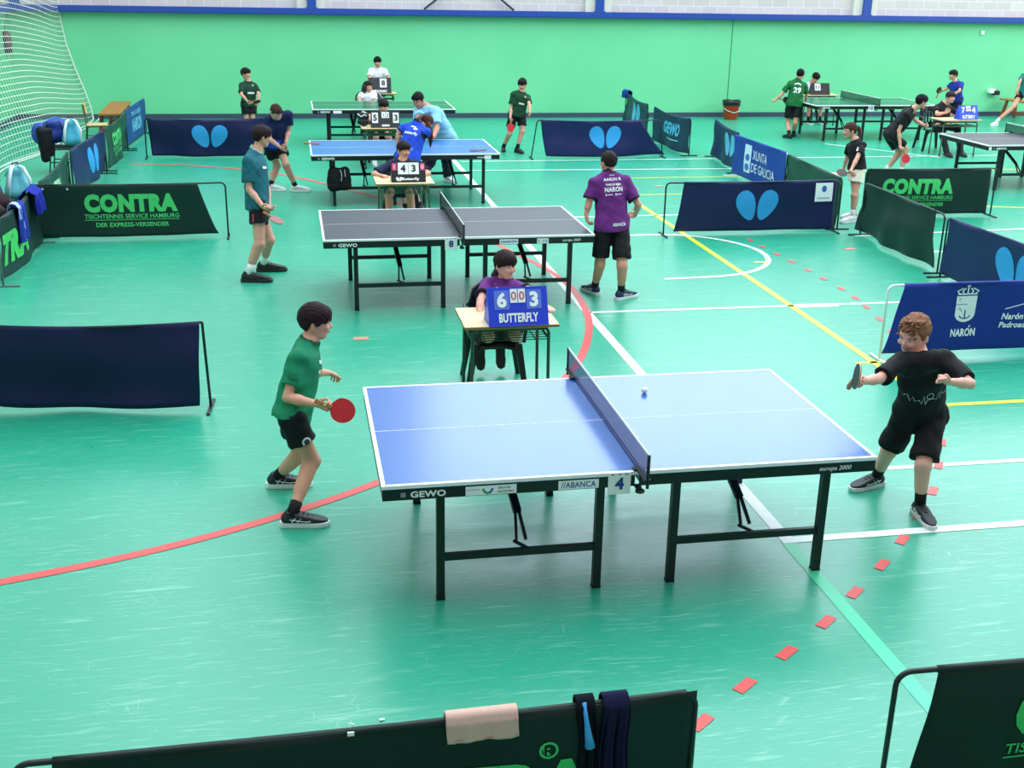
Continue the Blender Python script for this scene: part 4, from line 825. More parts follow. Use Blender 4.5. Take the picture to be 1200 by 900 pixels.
# rackets
def racket(c, nrm, hdir, label, front='c8202c', back='17171a', s=1.0, small=False):
    """nrm: normal of the front rubber; hdir: direction from blade centre to handle end"""
    nrm = Vector(nrm).normalized(); hd = Vector(hdir); hd = (hd - nrm * hd.dot(nrm)).normalized(); sd = hd.cross(nrm)
    t = empty('table_tennis_racket', c, 0, label, 'racket', 'table tennis rackets')
    M = Matrix((sd, nrm, -hd)).transposed().to_4x4(); t.matrix_world = Matrix.Translation(Vector(c)) @ M
    def outline(r=1.0):
        P = []
        for k in range(36):
            a = 2 * PI * k / 36; x = .0755 * math.cos(a) * r; z = .080 * math.sin(a) * r
            if z < -.045: x *= 1 - .35 * ((-z - .045) / .035)
            P.append((x, z))
        return P
    def slab(y0, y1, r, nm, m):
        P = outline(r); n = len(P); V = [(x, y0, z) for x, z in P] + [(x, y1, z) for x, z in P]
        return MB().add(V, [tuple(range(n)), tuple(range(2 * n - 1, n - 1, -1))] + [(k, n + k, n + (k + 1) % n, (k + 1) % n) for k in range(n)]).build(nm, m, t)
    slab(-.003, .003, 1.0, 'blade', wood_mat('d9b98a', 'c9a574', 'blade_ply')); slab(.003, .0065, .985, 'rubber', mat(front, .45))['label'] = 'front rubber sheet'; slab(-.0065, -.003, .985, 'rubber', mat(back, .45))['label'] = 'back rubber sheet'
    MB().add([(x * k, y, z) for z, k in ((-.066, .8), (-.12, .85), (-.175, 1.15)) for x, y in ((-.014, -.009), (-.009, -.0125), (.009, -.0125), (.014, -.009), (.014, .009), (.009, .0125), (-.009, .0125), (-.014, .009))],
        [(8 * i + k, 8 * i + (k + 1) % 8, 8 * i + 8 + (k + 1) % 8, 8 * i + 8 + k) for i in (0, 1) for k in range(8)] + [tuple(range(7, -1, -1)), tuple(range(16, 24))]).build('handle', wood_mat('b88650', '8c5b33', 'handle_wood'), t)
    return t
racket((.34, 17.95, TH + .0075), (0, 0, 1), (-1, .2, 0), 'red racket lying on the left corner of the light blue table', '9c3040')
racket((2.66, 17.10, TH + .0075), (0, 0, 1), (1, .25, 0), 'dark racket lying on the right corner of the light blue table', '33446e')
POSES = {
    'player_green': {'H': 1.47, 'aL': [-0.198, 7.159, 0.079], 'aR': [-0.106, 6.563, 0.079], 'pel': [-0.08, 6.862, 0.623], 'hR': [-0.08, 6.774, 0.623], 'hL': [-0.08, 6.951, 0.623], 'nb': [0.045, 6.995, 1.047], 'sR': [-0.021, 6.846, 1.003], 'eR': [-0.099, 6.761, 0.775], 'wR': [0.089, 6.662, 0.758], 'gR': [0.161, 6.552, 0.757], 'kR': [0.034, 6.8, 0.33], 'sL': [0.035, 7.125, 0.933], 'eL': [0.067, 7.298, 0.751], 'wL': [0.165, 7.473, 0.68], 'gL': [0.247, 7.562, 0.627], 'kL': [-0.04, 6.984, 0.297], 'head': [0.093, 7.032, 1.174]},
    'player_black': {'H': 1.42, 'aL': [3.863, 6.119, 0.076], 'aR': [3.801, 6.587, 0.076], 'pel': [3.89, 6.317, 0.634], 'hR': [3.806, 6.332, 0.634], 'hL': [3.974, 6.302, 0.634], 'nb': [3.773, 6.183, 1.036], 'sR': [3.613, 6.153, 1.047], 'eR': [3.41, 6.03, 0.989], 'wR': [3.237, 5.923, 1.018], 'gR': [3.141, 5.847, 1.055], 'kR': [3.774, 6.424, 0.334], 'sL': [3.888, 6.119, 1.063], 'eL': [3.933, 5.895, 0.979], 'wL': [3.741, 5.836, 1.025], 'gL': [3.652, 5.801, 1.11], 'kL': [3.83, 6.096, 0.369], 'head': [3.722, 6.238, 1.198]},
    'umpire_purple': {'H': 1.38, 'aL': [1.68, 9.3, 0.26], 'aR': [1.5, 9.28, 0.26], 'pel': [1.6, 9.06, 0.5], 'hR': [1.517, 9.06, 0.5], 'hL': [1.683, 9.06, 0.5], 'nb': [1.68, 9.14, 0.865], 'sR': [1.525, 9.095, 0.839], 'eR': [1.437, 8.89, 0.757], 'wR': [1.403, 8.716, 0.666], 'gR': [1.411, 8.592, 0.659], 'kR': [1.48, 8.73, 0.5], 'sL': [1.807, 9.158, 0.764], 'eL': [1.844, 8.926, 0.799], 'wL': [1.949, 8.774, 0.723], 'gL': [1.994, 8.658, 0.718], 'kL': [1.7, 8.73, 0.5], 'head': [1.675, 9.09, 0.995]},
    'player_purple': {'H': 1.58, 'aL': [3.137, 11.69, 0.085], 'aR': [3.365, 11.449, 0.085], 'pel': [3.26, 11.567, 0.797], 'hR': [3.353, 11.584, 0.797], 'hL': [3.166, 11.551, 0.797], 'nb': [3.233, 11.659, 1.3], 'sR': [3.406, 11.664, 1.231], 'eR': [3.54, 11.576, 0.989], 'wR': [3.573, 11.757, 0.853], 'gR': [3.576, 11.892, 0.807], 'kR': [3.339, 11.379, 0.391], 'sL': [3.067, 11.626, 1.22], 'eL': [3.01, 11.601, 1.011], 'wL': [2.983, 11.585, 0.898], 'gL': [2.991, 11.572, 0.846], 'kL': [3.129, 11.494, 0.387], 'head': [3.223, 11.68, 1.421]},
    'player_teal': {'H': 1.68, 'aL': [-0.384, 13.11, 0.09], 'aR': [-0.541, 12.65, 0.09], 'pel': [-0.413, 12.882, 0.836], 'hR': [-0.396, 12.782, 0.836], 'hL': [-0.431, 12.981, 0.836], 'nb': [-0.386, 12.96, 1.372], 'sR': [-0.476, 12.803, 1.305], 'eR': [-0.483, 12.749, 1.002], 'wR': [-0.345, 12.637, 0.835], 'gR': [-0.274, 12.51, 0.793], 'kR': [-0.404, 12.644, 0.422], 'sL': [-0.429, 13.124, 1.269], 'eL': [-0.3, 13.069, 0.942], 'wL': [-0.288, 12.892, 0.776], 'gL': [-0.252, 12.751, 0.736], 'kL': [-0.298, 12.915, 0.407], 'head': [-0.323, 12.983, 1.534]},
    'player_navy': {'H': 1.58, 'aL': [0.013, 18.198, 0.085], 'aR': [-0.365, 18.305, 0.085], 'pel': [-0.282, 18.3, 0.702], 'hR': [-0.364, 18.253, 0.702], 'hL': [-0.2, 18.348, 0.702], 'nb': [-0.208, 18.091, 1.138], 'sR': [-0.348, 18.085, 1.114], 'eR': [-0.337, 18.047, 0.827], 'wR': [-0.166, 17.97, 0.696], 'gR': [-0.079, 17.869, 0.646], 'kR': [-0.247, 18.403, 0.372], 'sL': [-0.041, 18.097, 1.187], 'eL': [-0.052, 18.194, 0.934], 'wL': [-0.099, 18.051, 0.761], 'gL': [-0.114, 17.917, 0.716], 'kL': [-0.115, 18.131, 0.426], 'head': [-0.227, 17.927, 1.245]},
    'player_dark_green': {'H': 1.38, 'aL': [-0.772, 24.314, 0.074], 'aR': [-0.908, 24.321, 0.074], 'pel': [-0.83, 24.318, 0.701], 'hR': [-0.902, 24.277, 0.701], 'hL': [-0.758, 24.359, 0.701], 'nb': [-0.815, 24.355, 1.115], 'sR': [-0.947, 24.275, 1.06], 'eR': [-0.954, 24.111, 0.888], 'wR': [-0.828, 24.051, 0.745], 'gR': [-0.744, 23.961, 0.73], 'kR': [-0.888, 24.211, 0.359], 'sL': [-0.689, 24.423, 1.038], 'eL': [-0.625, 24.247, 0.892], 'wL': [-0.632, 24.147, 0.718], 'gL': [-0.666, 24.041, 0.663], 'kL': [-0.772, 24.247, 0.354], 'head': [-0.857, 24.366, 1.271]},
    'umpire_white': {'H': 1.47, 'aL': [2.06, 27.0, 0.08], 'aR': [1.86, 27.0, 0.08], 'pel': [1.96, 27.0, 0.78], 'hR': [1.872, 27.0, 0.78], 'hL': [2.048, 27.0, 0.78], 'nb': [1.97, 26.98, 1.2], 'sR': [1.81, 26.983, 1.133], 'eR': [1.763, 26.787, 0.981], 'wR': [1.738, 26.768, 0.759], 'gR': [1.767, 26.646, 0.715], 'kR': [1.87, 26.95, 0.43], 'sL': [2.127, 26.984, 1.126], 'eL': [2.203, 26.79, 0.982], 'wL': [2.217, 26.768, 0.76], 'gL': [2.187, 26.648, 0.715], 'kL': [2.05, 26.95, 0.43], 'head': [1.96, 26.93, 1.33]},
    'umpire_girl_white': {'H': 1.4, 'aL': [1.72, 24.5, 0.08], 'aR': [1.48, 24.5, 0.08], 'pel': [1.58, 25.0, 0.5], 'hR': [1.501, 24.971, 0.5], 'hL': [1.659, 25.029, 0.5], 'nb': [1.6, 24.95, 0.86], 'sR': [1.454, 24.907, 0.794], 'eR': [1.403, 24.681, 0.729], 'wR': [1.443, 24.524, 0.607], 'gR': [1.543, 24.448, 0.598], 'kR': [1.48, 24.6, 0.45], 'sL': [1.738, 25.011, 0.793], 'eL': [1.746, 24.808, 0.663], 'wL': [1.697, 24.641, 0.559], 'gL': [1.603, 24.558, 0.569], 'kL': [1.7, 24.6, 0.45], 'head': [1.6, 24.93, 0.965]},
    'umpire_black_shirt': {'H': 1.42, 'aL': [1.72, 20.75, 0.08], 'aR': [1.42, 20.75, 0.08], 'pel': [1.58, 21.2, 0.5], 'hR': [1.495, 21.2, 0.5], 'hL': [1.665, 21.2, 0.5], 'nb': [1.61, 21.1, 0.87], 'sR': [1.452, 21.115, 0.816], 'eR': [1.346, 20.896, 0.835], 'wR': [1.391, 20.712, 0.753], 'gR': [1.473, 20.616, 0.735], 'kR': [1.46, 20.83, 0.45], 'sL': [1.758, 21.121, 0.793], 'eL': [1.828, 20.891, 0.834], 'wL': [1.839, 20.702, 0.753], 'gL': [1.77, 20.596, 0.736], 'kL': [1.69, 20.83, 0.45], 'head': [1.62, 20.97, 1.0]},
    'player_blue': {'H': 1.62, 'aL': [1.55, 16.25, 0.08], 'aR': [1.76, 16.32, 0.08], 'pel': [1.572, 16.293, 0.789], 'hR': [1.663, 16.26, 0.789], 'hL': [1.481, 16.326, 0.789], 'nb': [1.74, 16.477, 1.225], 'sR': [1.862, 16.358, 1.139], 'eR': [1.809, 16.356, 1.075], 'wR': [1.758, 16.338, 0.912], 'gR': [1.744, 16.329, 0.842], 'kR': [1.605, 16.313, 0.414], 'sL': [1.565, 16.54, 1.176], 'eL': [1.479, 16.536, 1.089], 'wL': [1.463, 16.516, 0.937], 'gL': [1.485, 16.504, 0.866], 'kL': [1.474, 16.199, 0.435], 'head': [1.888, 16.613, 1.232]},
    'coach': {'H': 1.74, 'aL': [2.483, 18.921, 0.093], 'aR': [1.919, 18.387, 0.093], 'pel': [2.404, 18.729, 0.757], 'hR': [2.336, 18.809, 0.757], 'hL': [2.471, 18.65, 0.757], 'nb': [2.127, 18.697, 1.219], 'sR': [1.991, 18.704, 1.152], 'eR': [1.972, 18.415, 1.08], 'wR': [1.958, 18.163, 1.096], 'gR': [1.879, 18.032, 1.125], 'kR': [2.166, 18.611, 0.368], 'sL': [2.244, 18.543, 1.17], 'eL': [2.247, 18.35, 0.941], 'wL': [2.167, 18.142, 0.823], 'gL': [2.073, 18.017, 0.815], 'kL': [2.437, 18.673, 0.383], 'head': [1.982, 18.605, 1.348]},
    'umpire_navy': {'H': 1.55, 'aL': [1.52, 15.0, 0.08], 'aR': [1.22, 15.0, 0.08], 'pel': [1.42, 15.62, 0.5], 'hR': [1.327, 15.628, 0.5], 'hL': [1.513, 15.612, 0.5], 'nb': [1.44, 15.58, 0.86], 'sR': [1.25, 15.585, 0.796], 'eR': [1.044, 15.441, 0.708], 'wR': [1.13, 15.233, 0.719], 'gR': [1.199, 15.113, 0.738], 'kR': [1.22, 15.25, 0.45], 'sL': [1.625, 15.551, 0.798], 'eL': [1.761, 15.332, 0.729], 'wL': [1.627, 15.151, 0.726], 'gL': [1.548, 15.038, 0.746], 'kL': [1.5, 15.2, 0.45], 'head': [1.46, 15.6, 1.0]},
    'player_running': {'H': 1.46, 'aL': [4.256, 22.061, 0.078], 'aR': [4.032, 22.305, 0.078], 'pel': [4.262, 22.161, 0.728], 'hR': [4.175, 22.146, 0.728], 'hL': [4.348, 22.176, 0.728], 'nb': [4.341, 22.183, 1.125], 'sR': [4.178, 22.14, 1.088], 'eR': [4.136, 22.119, 0.829], 'wR': [4.097, 21.986, 0.669], 'gR': [4.08, 21.886, 0.585], 'kR': [4.112, 22.125, 0.347], 'sL': [4.476, 22.219, 1.024], 'eL': [4.457, 21.991, 0.922], 'wL': [4.445, 21.833, 0.781], 'gL': [4.422, 21.714, 0.731], 'kL': [4.353, 22.079, 0.4], 'head': [4.357, 22.193, 1.266]},
    'player_29': {'H': 1.48, 'aL': [10.567, 23.746, 0.079], 'aR': [10.783, 24.017, 0.079], 'pel': [10.675, 23.882, 0.732], 'hR': [10.76, 23.859, 0.732], 'hL': [10.589, 23.905, 0.732], 'nb': [10.713, 23.904, 1.194], 'sR': [10.861, 23.859, 1.113], 'eR': [10.965, 23.96, 0.903], 'wR': [11.007, 24.051, 0.714], 'gR': [11.057, 24.142, 0.631], 'kR': [10.707, 23.811, 0.325], 'sL': [10.553, 23.943, 1.134], 'eL': [10.423, 23.979, 0.919], 'wL': [10.297, 24.019, 0.79], 'gL': [10.248, 24.038, 0.77], 'kL': [10.59, 23.946, 0.309], 'head': [10.753, 23.898, 1.337]},
    'umpire_pale': {'H': 1.4, 'aL': [12.45, 26.3, 0.08], 'aR': [12.15, 26.3, 0.08], 'pel': [12.3, 26.75, 0.52], 'hR': [12.217, 26.765, 0.52], 'hL': [12.383, 26.735, 0.52], 'nb': [12.28, 26.62, 0.92], 'sR': [12.134, 26.667, 0.857], 'eR': [12.08, 26.435, 0.819], 'wR': [12.1, 26.26, 0.718], 'gR': [12.132, 26.139, 0.71], 'kR': [12.15, 26.35, 0.45], 'sL': [12.432, 26.615, 0.855], 'eL': [12.575, 26.424, 0.821], 'wL': [12.477, 26.28, 0.716], 'gL': [12.366, 26.223, 0.702], 'kL': [12.45, 26.35, 0.45], 'head': [12.33, 26.52, 1.05]},
    'girl_ponytail': {'H': 1.45, 'aL': [7.792, 15.089, 0.078], 'aR': [7.964, 15.385, 0.078], 'pel': [7.853, 15.25, 0.741], 'hR': [7.845, 15.337, 0.741], 'hL': [7.86, 15.163, 0.741], 'nb': [7.825, 15.316, 1.115], 'sR': [7.805, 15.456, 1.017], 'eR': [7.876, 15.618, 0.842], 'wR': [7.858, 15.666, 0.638], 'gR': [7.854, 15.783, 0.582], 'kR': [7.881, 15.266, 0.373], 'sL': [7.856, 15.152, 1.075], 'eL': [7.721, 15.025, 0.908], 'wL': [7.605, 14.934, 0.758], 'gL': [7.591, 14.814, 0.707], 'kL': [7.779, 15.086, 0.383], 'head': [7.746, 15.374, 1.25]},
    'player_crouching': {'H': 1.6, 'aL': [10.303, 18.923, 0.086], 'aR': [10.444, 18.636, 0.086], 'pel': [10.268, 18.837, 0.723], 'hR': [10.268, 18.741, 0.723], 'hL': [10.268, 18.933, 0.723], 'nb': [10.549, 18.728, 1.157], 'sR': [10.403, 18.645, 1.08], 'eR': [10.307, 18.664, 0.818], 'wR': [10.345, 18.604, 0.549], 'gR': [10.343, 18.488, 0.463], 'kR': [10.525, 18.741, 0.484], 'sL': [10.538, 18.912, 1.117], 'eL': [10.734, 18.831, 0.941], 'wL': [10.756, 18.602, 0.91], 'gL': [10.773, 18.46, 0.899], 'kL': [10.494, 18.849, 0.424], 'head': [10.672, 18.673, 1.306]},
    'player_royal': {'H': 1.42, 'aL': [15.114, 24.749, 0.076], 'aR': [15.215, 25.219, 0.076], 'pel': [15.155, 24.99, 0.706], 'hR': [15.133, 25.073, 0.706], 'hL': [15.177, 24.908, 0.706], 'nb': [15.108, 25.051, 1.084], 'sR': [15.066, 25.182, 0.989], 'eR': [15.011, 25.209, 0.916], 'wR': [14.934, 25.251, 0.874], 'gR': [14.887, 25.276, 0.852], 'kR': [15.119, 25.049, 0.332], 'sL': [15.166, 24.898, 1.047], 'eL': [15.042, 24.745, 0.903], 'wL': [14.878, 24.831, 0.78], 'gL': [14.753, 24.802, 0.783], 'kL': [15.142, 24.908, 0.348], 'head': [15.048, 25.099, 1.233]},
    'umpire_black_right': {'H': 1.55, 'aL': [13.05, 21.1, 0.08], 'aR': [12.72, 21.05, 0.08], 'pel': [12.95, 21.8, 0.5], 'hR': [12.858, 21.784, 0.5], 'hL': [13.042, 21.816, 0.5], 'nb': [12.98, 21.85, 0.92], 'sR': [12.81, 21.814, 0.861], 'eR': [12.712, 21.591, 0.752], 'wR': [12.768, 21.381, 0.809], 'gR': [12.778, 21.257, 0.872], 'kR': [12.7, 21.35, 0.5], 'sL': [13.139, 21.869, 0.831], 'eL': [13.357, 21.719, 0.702], 'wL': [13.194, 21.566, 0.686], 'gL': [13.076, 21.492, 0.679], 'kL': [13.05, 21.35, 0.5], 'head': [13.05, 21.75, 1.07]},
    'player_edge': {'H': 1.45, 'aL': [17.5, 25.6, 0.08], 'aR': [16.75, 25.75, 0.1], 'pel': [17.5, 25.9, 0.76], 'hR': [17.456, 25.975, 0.76], 'hL': [17.544, 25.825, 0.76], 'nb': [17.5, 25.85, 1.2], 'sR': [17.421, 25.992, 1.146], 'eR': [17.27, 25.85, 1.0], 'wR': [17.2, 25.8, 0.82], 'gR': [17.18, 25.75, 0.74], 'kR': [17.14, 25.74, 0.45], 'sL': [17.579, 25.723, 1.116], 'eL': [17.75, 25.72, 0.98], 'wL': [17.6, 25.6, 0.8], 'gL': [17.5, 25.55, 0.75], 'kL': [17.5, 25.65, 0.43], 'head': [17.47, 25.8, 1.34]},
}
RACKETS = [
    ((0.224, 6.587, 0.74), (-0.05, -0.94, 0.33), (-0.91, 0.269, 0.314), 'red racket held by the boy in the green shirt'),
    ((3.134, 5.792, 1.1), (-0.93, 0.3, 0.12), (0.356, 0.661, -0.661), 'dark racket seen edge-on in the hand of the fair-haired boy in black', '1a1a1e', '33262a'),
    ((-0.205, 12.469, 0.717), (0.35, -0.25, 0.9), (-0.624, 0.369, 0.689), 'racket hanging edge-on from the hand of the boy in teal', '8a4a44', 'b08070'),
    ((-0.658, 23.959, 0.771), (0.2, -0.5, -0.8), (-0.902, 0.017, -0.432), 'black racket in the hand of the boy in dark green at the far left', '1a1a1e'),
    ((4.081, 21.835, 0.504), (0.1, -0.97, 0.25), (-0.007, 0.53, 0.848), 'red racket of the stepping boy right of the coach'),
    ((10.52, 23.991, 0.784), (0.1, -0.9, 0.4), (-0.981, 0.0, 0.196), 'black racket by the side of the boy with 29 on his back', '1a1a1e'),
    ((7.791, 15.786, 0.557), (0.0, -0.3, 0.95), (0.994, 0.05, 0.099), 'pale-sided racket in the hand of the ponytailed girl', 'c9b09a', '2a2024'),
    ((7.496, 14.962, 0.726), (0.0, -0.5, 0.85), (0.995, 0.0, 0.1), 'dark racket under the ponytailed girl’s other racket', '2a2024', '17171a'),
    ((10.379, 18.427, 0.37), (0.0, -0.97, 0.2), (-0.309, 0.52, 0.797), 'bright red racket in front of the knee of the crouching boy', 'e03040'),
    ((14.858, 25.288, 0.87), (-0.9, -0.2, 0.3), (0.148, 0.0, -0.989), 'dark upright racket of the boy in royal blue', '1a1a1e'),
]
# ================================================================ people
def nrm(v): v = np.array(v, float); return v / (np.linalg.norm(v) + 1e-9)
_shoe = {}
def shoe(parent, ank, az, colr, sole, s=1.0, pitch=0., accent=None, label=None, roll=0):
    key = (colr, sole, accent)
    if key not in _shoe:
        f = Field((-.06, -.08, 0), (.30, .08, .16), .0055)
        f.cone((.0, 0, .055), (.10, 0, .055), .040, .040, .03); f.ell((.185, .0, .045), None, (.075, .043, .036), .03); f.cone((.08, 0, .07), (.16, 0, .055), .034, .03, .03); f.cone((.02, 0, .06), (.025, 0, .11), .036, .035, .02)
        f.cut((0, 0, .022), (0, 0, -1)); f.cut((0, 0, .108), (.25, 0, .97)); V, F = f.mesh()
        u = smooth_mesh('shoe', V, F, mat(colr, .55, None, .15, 60)); V0 = u.data
        pts = [(-.045, -.022), (-.03, -.036), (.04, -.037), (.12, -.040), (.2, -.047), (.25, -.034), (.268, 0), (.25, .034), (.2, .045), (.12, .037), (.04, .036), (-.03, .036), (-.045, .022), (-.05, 0)]
        b = MB(); n = len(pts)
        b.add([(x * .99, y * .95, 0) for x, y in pts] + [(x * 1.0, y * 1.02, .012) for x, y in pts] + [(x, y, .03 + (.006 if x < .05 else 0)) for x, y in pts] + [(x * .97, y * .9, .034) for x, y in pts],
              [tuple(range(n - 1, -1, -1)), tuple(range(3 * n, 4 * n))] + [(r * n + k, r * n + (k + 1) % n, (r + 1) * n + (k + 1) % n, (r + 1) * n + k) for r in range(3) for k in range(n)])
        sl = b.build('sole', mat(sole, .5), u)
        lc = MB()
        for k in range(4): x = .075 + .025 * k; z = .108 - .012 * k; lc.tube([(x, -.02, z - .012), (x + .008, 0, z - .004), (x, .02, z - .012)], .0035, 5)
        lc.build('laces', mat('2a2b30' if colr < '8' else 'f2f2f4', .7), u)
        if accent:
            st = MB()
            for sy in (-1, 1):
                for k in range(3): st.tube([(.03 + .035 * k, sy * .0425, .042), (.055 + .035 * k, sy * .041, .07)], .0032, 5) if k < 2 else None
                st.tube([(.02, sy * .042, .062), (.12, sy * .043, .045), (.15, sy * .044, .05)], .003, 5)
            st.build('stripe', mat(accent, .5), u)
        _shoe[key] = u; o = u
        M0 = True
    else:
        o = copy_tree(_shoe[key])
    o.parent = parent
    a = math.radians(az); M = Matrix.Rotation(a, 4, 'Z') @ Matrix.Rotation(-pitch, 4, 'Y') @ Matrix.Rotation(roll, 4, 'X') @ Matrix.Scale(s, 4)
    off = M @ Vector((.03, 0, .085)); base = Vector(ank) - off
    if pitch == 0: base.z = .001
    o.matrix_parent_inverse = Matrix(); o.matrix_basis = Matrix.Translation(base) @ M
    if label: o['label'] = label
    return o
def hand(f, w, g, pn, right, s, style, hlow):
    hd = nrm(np.array(g) - w); pn = np.array(pn, float); pn = nrm(pn - hd * (pn @ hd)); th = np.cross(hd, pn) * (1 if right else -1)
    fr = .0078 * s if hlow else .0092 * s
    f.cone(w, w + hd * .03 * s, .0215 * s, .024 * s, .015, pn, .72)
    f.cone(w + hd * .03 * s - th * .014 * s, w + hd * .068 * s - th * .02 * s, .018 * s, .014 * s, .014, pn, .75); f.cone(w + hd * .03 * s + th * .012 * s, w + hd * .07 * s + th * .018 * s, .019 * s, .014 * s, .014, pn, .75)
    c0 = {'relaxed': (.25, .45, .35), 'grip': (1.0, 1.35, .8), 'fist': (1.35, 1.5, 1.0), 'flat': (.05, .1, .1), 'loose': (.55, .8, .5)}[style]
    for i, (off, L) in enumerate(((.0235, .066), (.008, .073), (-.008, .069), (-.0225, .056))):
        off *= s; L *= s; spread = off * 1.5; d = nrm(hd + th * spread * (3 if style in ('relaxed', 'flat') else 1)); p = w + hd * (.072 - .004 * abs(i - 1.2)) * s + th * off; a = 0
        kk = .7 + .15 * i if style in ('relaxed', 'loose') else (.35 if i == 0 and style == 'grip' and False else 1)
        for j, fr_l in enumerate((.45, .31, .24)):
            a += c0[j] * kk; dd = d * math.cos(a) + pn * math.sin(a); q = p + dd * L * fr_l; f.cone(p, q, fr * (1 - .08 * j), fr * (.93 - .08 * j), .004 if hlow else .005); p = q
    tb = w + hd * .022 * s + th * .020 * s; 
    if style in ('grip', 'fist'): t1 = tb + nrm(th * .7 + hd * .6 + pn * .45) * .034 * s; t2 = t1 + nrm(hd * .6 + pn * .8 - th * .2) * .026 * s; t3 = t2 + nrm(-th * .7 + pn * .3 + hd * .4) * .018 * s
    else: t1 = tb + nrm(th * .75 + hd * .6 + pn * .2) * .034 * s; t2 = t1 + nrm(hd * .85 + th * .35 + pn * .25) * .026 * s; t3 = t2 + nrm(hd + pn * .3) * .02 * s
    f.cone(tb, t1, .0125 * s, .0105 * s, .012); f.cone(t1, t2, fr * 1.15, fr * 1.08, .004); f.cone(t2, t3, fr * 1.08, fr * .95, .004)
def person(key, label, skin='d9a684', hair='1d1715', style='short', hz=None, hp=0., hroll=0., shirt='147a55', sleeve=.62, hem=.07, collar=None, shorts='15161a', slen=.62, trousers=None, sock='15161a', socklen=.09,
           shoes='17181c', sole='e9ecee', accent='e9ecee', faz=(0, 0), fpitch=(0, 0), hands=('relaxed', 'relaxed'), pn=(None, None), hs=1.0, h=.008, wide=1.0, back=False, cuff=None, group=None, shirt2=None, seated=False, neckr=.062):
    J = {k: (np.array(v) if k != 'H' else v) for k, v in POSES[key].items()}; H = J['H']; s = H / 1.42 * wide; hlow = h < .006
    base = (J['aL'] + J['aR']) / 2; loc = (float(base[0]), float(base[1]), 0.)
    t = empty('person', loc, 0, label, 'person', group or 'players and umpires in the hall')
    O = np.array(loc); 
    for k in J:
        if k != 'H': J[k] = J[k] - O
    pc = (J['hL'] + J['hR']) / 2; nb = J['nb']; up = nrm(nb - pc); sr = J['sR'] - J['sL']; right = nrm(sr - up * (sr @ up)); fwd = np.cross(up, right); pr = nrm(J['hR'] - J['hL']); pf = np.cross(np.array((0, 0, 1.)), pr)
    az_ = math.radians(hz); hf = np.array((math.cos(az_) * math.cos(hp), math.sin(az_) * math.cos(hp), math.sin(hp))); hr = nrm(np.cross(hf, (0, 0, 1))); hu = np.cross(hr, hf)
    c_, s_ = math.cos(hroll), math.sin(hroll); hr, hu = hr * c_ + hu * s_, hu * c_ - hr * s_; R = np.array((hr, hf, hu)); hc = J['head']
    def hp_(x, y, z): return hc + (hr * x + hf * y + hu * z) * hs
    allp = np.array([v for k, v in J.items() if k != 'H']); lo = allp.min(0) - .17; hi = allp.max(0) + .17; lo[2] = max(lo[2], -.02)
    chest = pc + (nb - pc) * .70; sm = (J['sL'] + J['sR']) / 2
    # ---------------- body
    f = Field(lo, hi, h)
    def torso(f, e, k=.03):
        f.cone(J['hL'] * .8 + pc * .2 + up * .015, J['hR'] * .8 + pc * .2 + up * .015, .082 * s + e, .082 * s + e, k, pf, .85)
        f.cone(pc + up * .03, chest, .098 * s + e, .108 * s + e, k, fwd, .72); f.cone(chest + right * .045 * s, chest - right * .045 * s + up * .02, .085 * s + e, .085 * s + e, k, fwd, .8)
        f.cone(sm + right * .06 * s - up * .01, sm - right * .06 * s - up * .01, .052 * s + e, .052 * s + e, k, fwd, .9)
        for q in 'LR': f.cone(J['s' + q] * .95 + sm * .05, chest * .35 + J['s' + q] * .65, .040 * s + e, .05 * s + e, k); f.cone(J['s' + q] * .93 + sm * .07, nb + up * .015, .038 * s + e * .8, .034 * s + e * .6, k)
        f.cone(sm - up * .01, nb + up * .025, .060 * s + e * .8, .044 * s + e * .3, k)
    torso(f, 0)
    f.cone(nb - up * .02, hp_(0, -.018, -.055), .050 * s * hs, .044 * hs * s ** .5, .02)
    for q in 'LR':
        S_, E_, W_ = J['s' + q], J['e' + q], J['w' + q]; f.cone(S_, E_, .039 * s, .030 * s, .02); f.cone(E_, E_ + (W_ - E_) * .35, .030 * s, .0315 * s, .015); f.cone(E_ + (W_ - E_) * .3, W_, .0305 * s, .0200 * s, .015)
        hp0, K, A = J['h' + q], J['k' + q], J['a' + q]; f.cone(hp0, K, .066 * s, .049 * s, .03); f.cone(K, K, .050 * s, .050 * s, .01); f.cone(K, A, .046 * s, .030 * s, .02)
        kd = nrm(K - A); bk = nrm(np.cross(kd, pr)); bk = -nrm(pf - kd * (pf @ kd)); f.cone(K + (A - K) * .12 + bk * .012, K + (A - K) * .55 + bk * .008, .044 * s, .036 * s, .025)
        f.cone(A, A + np.array((0, 0, -.03)), .03 * s, .03 * s, .01)
    for i, q in ((0, 'L'), (1, 'R')):
        p_n = pn[i] if pn[i] is not None else (pc + up * .2 - J['w' + q]); hand(f, J['w' + q], J['g' + q], p_n, q == 'R', H / 1.5, hands[i], hlow)
    # head
    f.ell(hp_(0, -.010, .022), R, np.array((.074, .088, .084)) * hs, .02); f.ell(hp_(0, .022, -.028), R, np.array((.058, .062, .070)) * hs, .03); f.ell(hp_(0, .052, -.078), R, np.array((.027, .026, .022)) * hs, .025)
    f.cone(hp_(.048, -.005, -.045), hp_(.02, .05, -.082), .018 * hs, .016 * hs, .025); f.cone(hp_(-.048, -.005, -.045), hp_(-.02, .05, -.082), .018 * hs, .016 * hs, .025)
    f.cone(hp_(0, .076, .010), hp_(0, .096, -.018), .008 * hs, .0115 * hs, .010); f.ell(hp_(0, .088, -.024), R, np.array((.014, .011, .008)) * hs, .006)
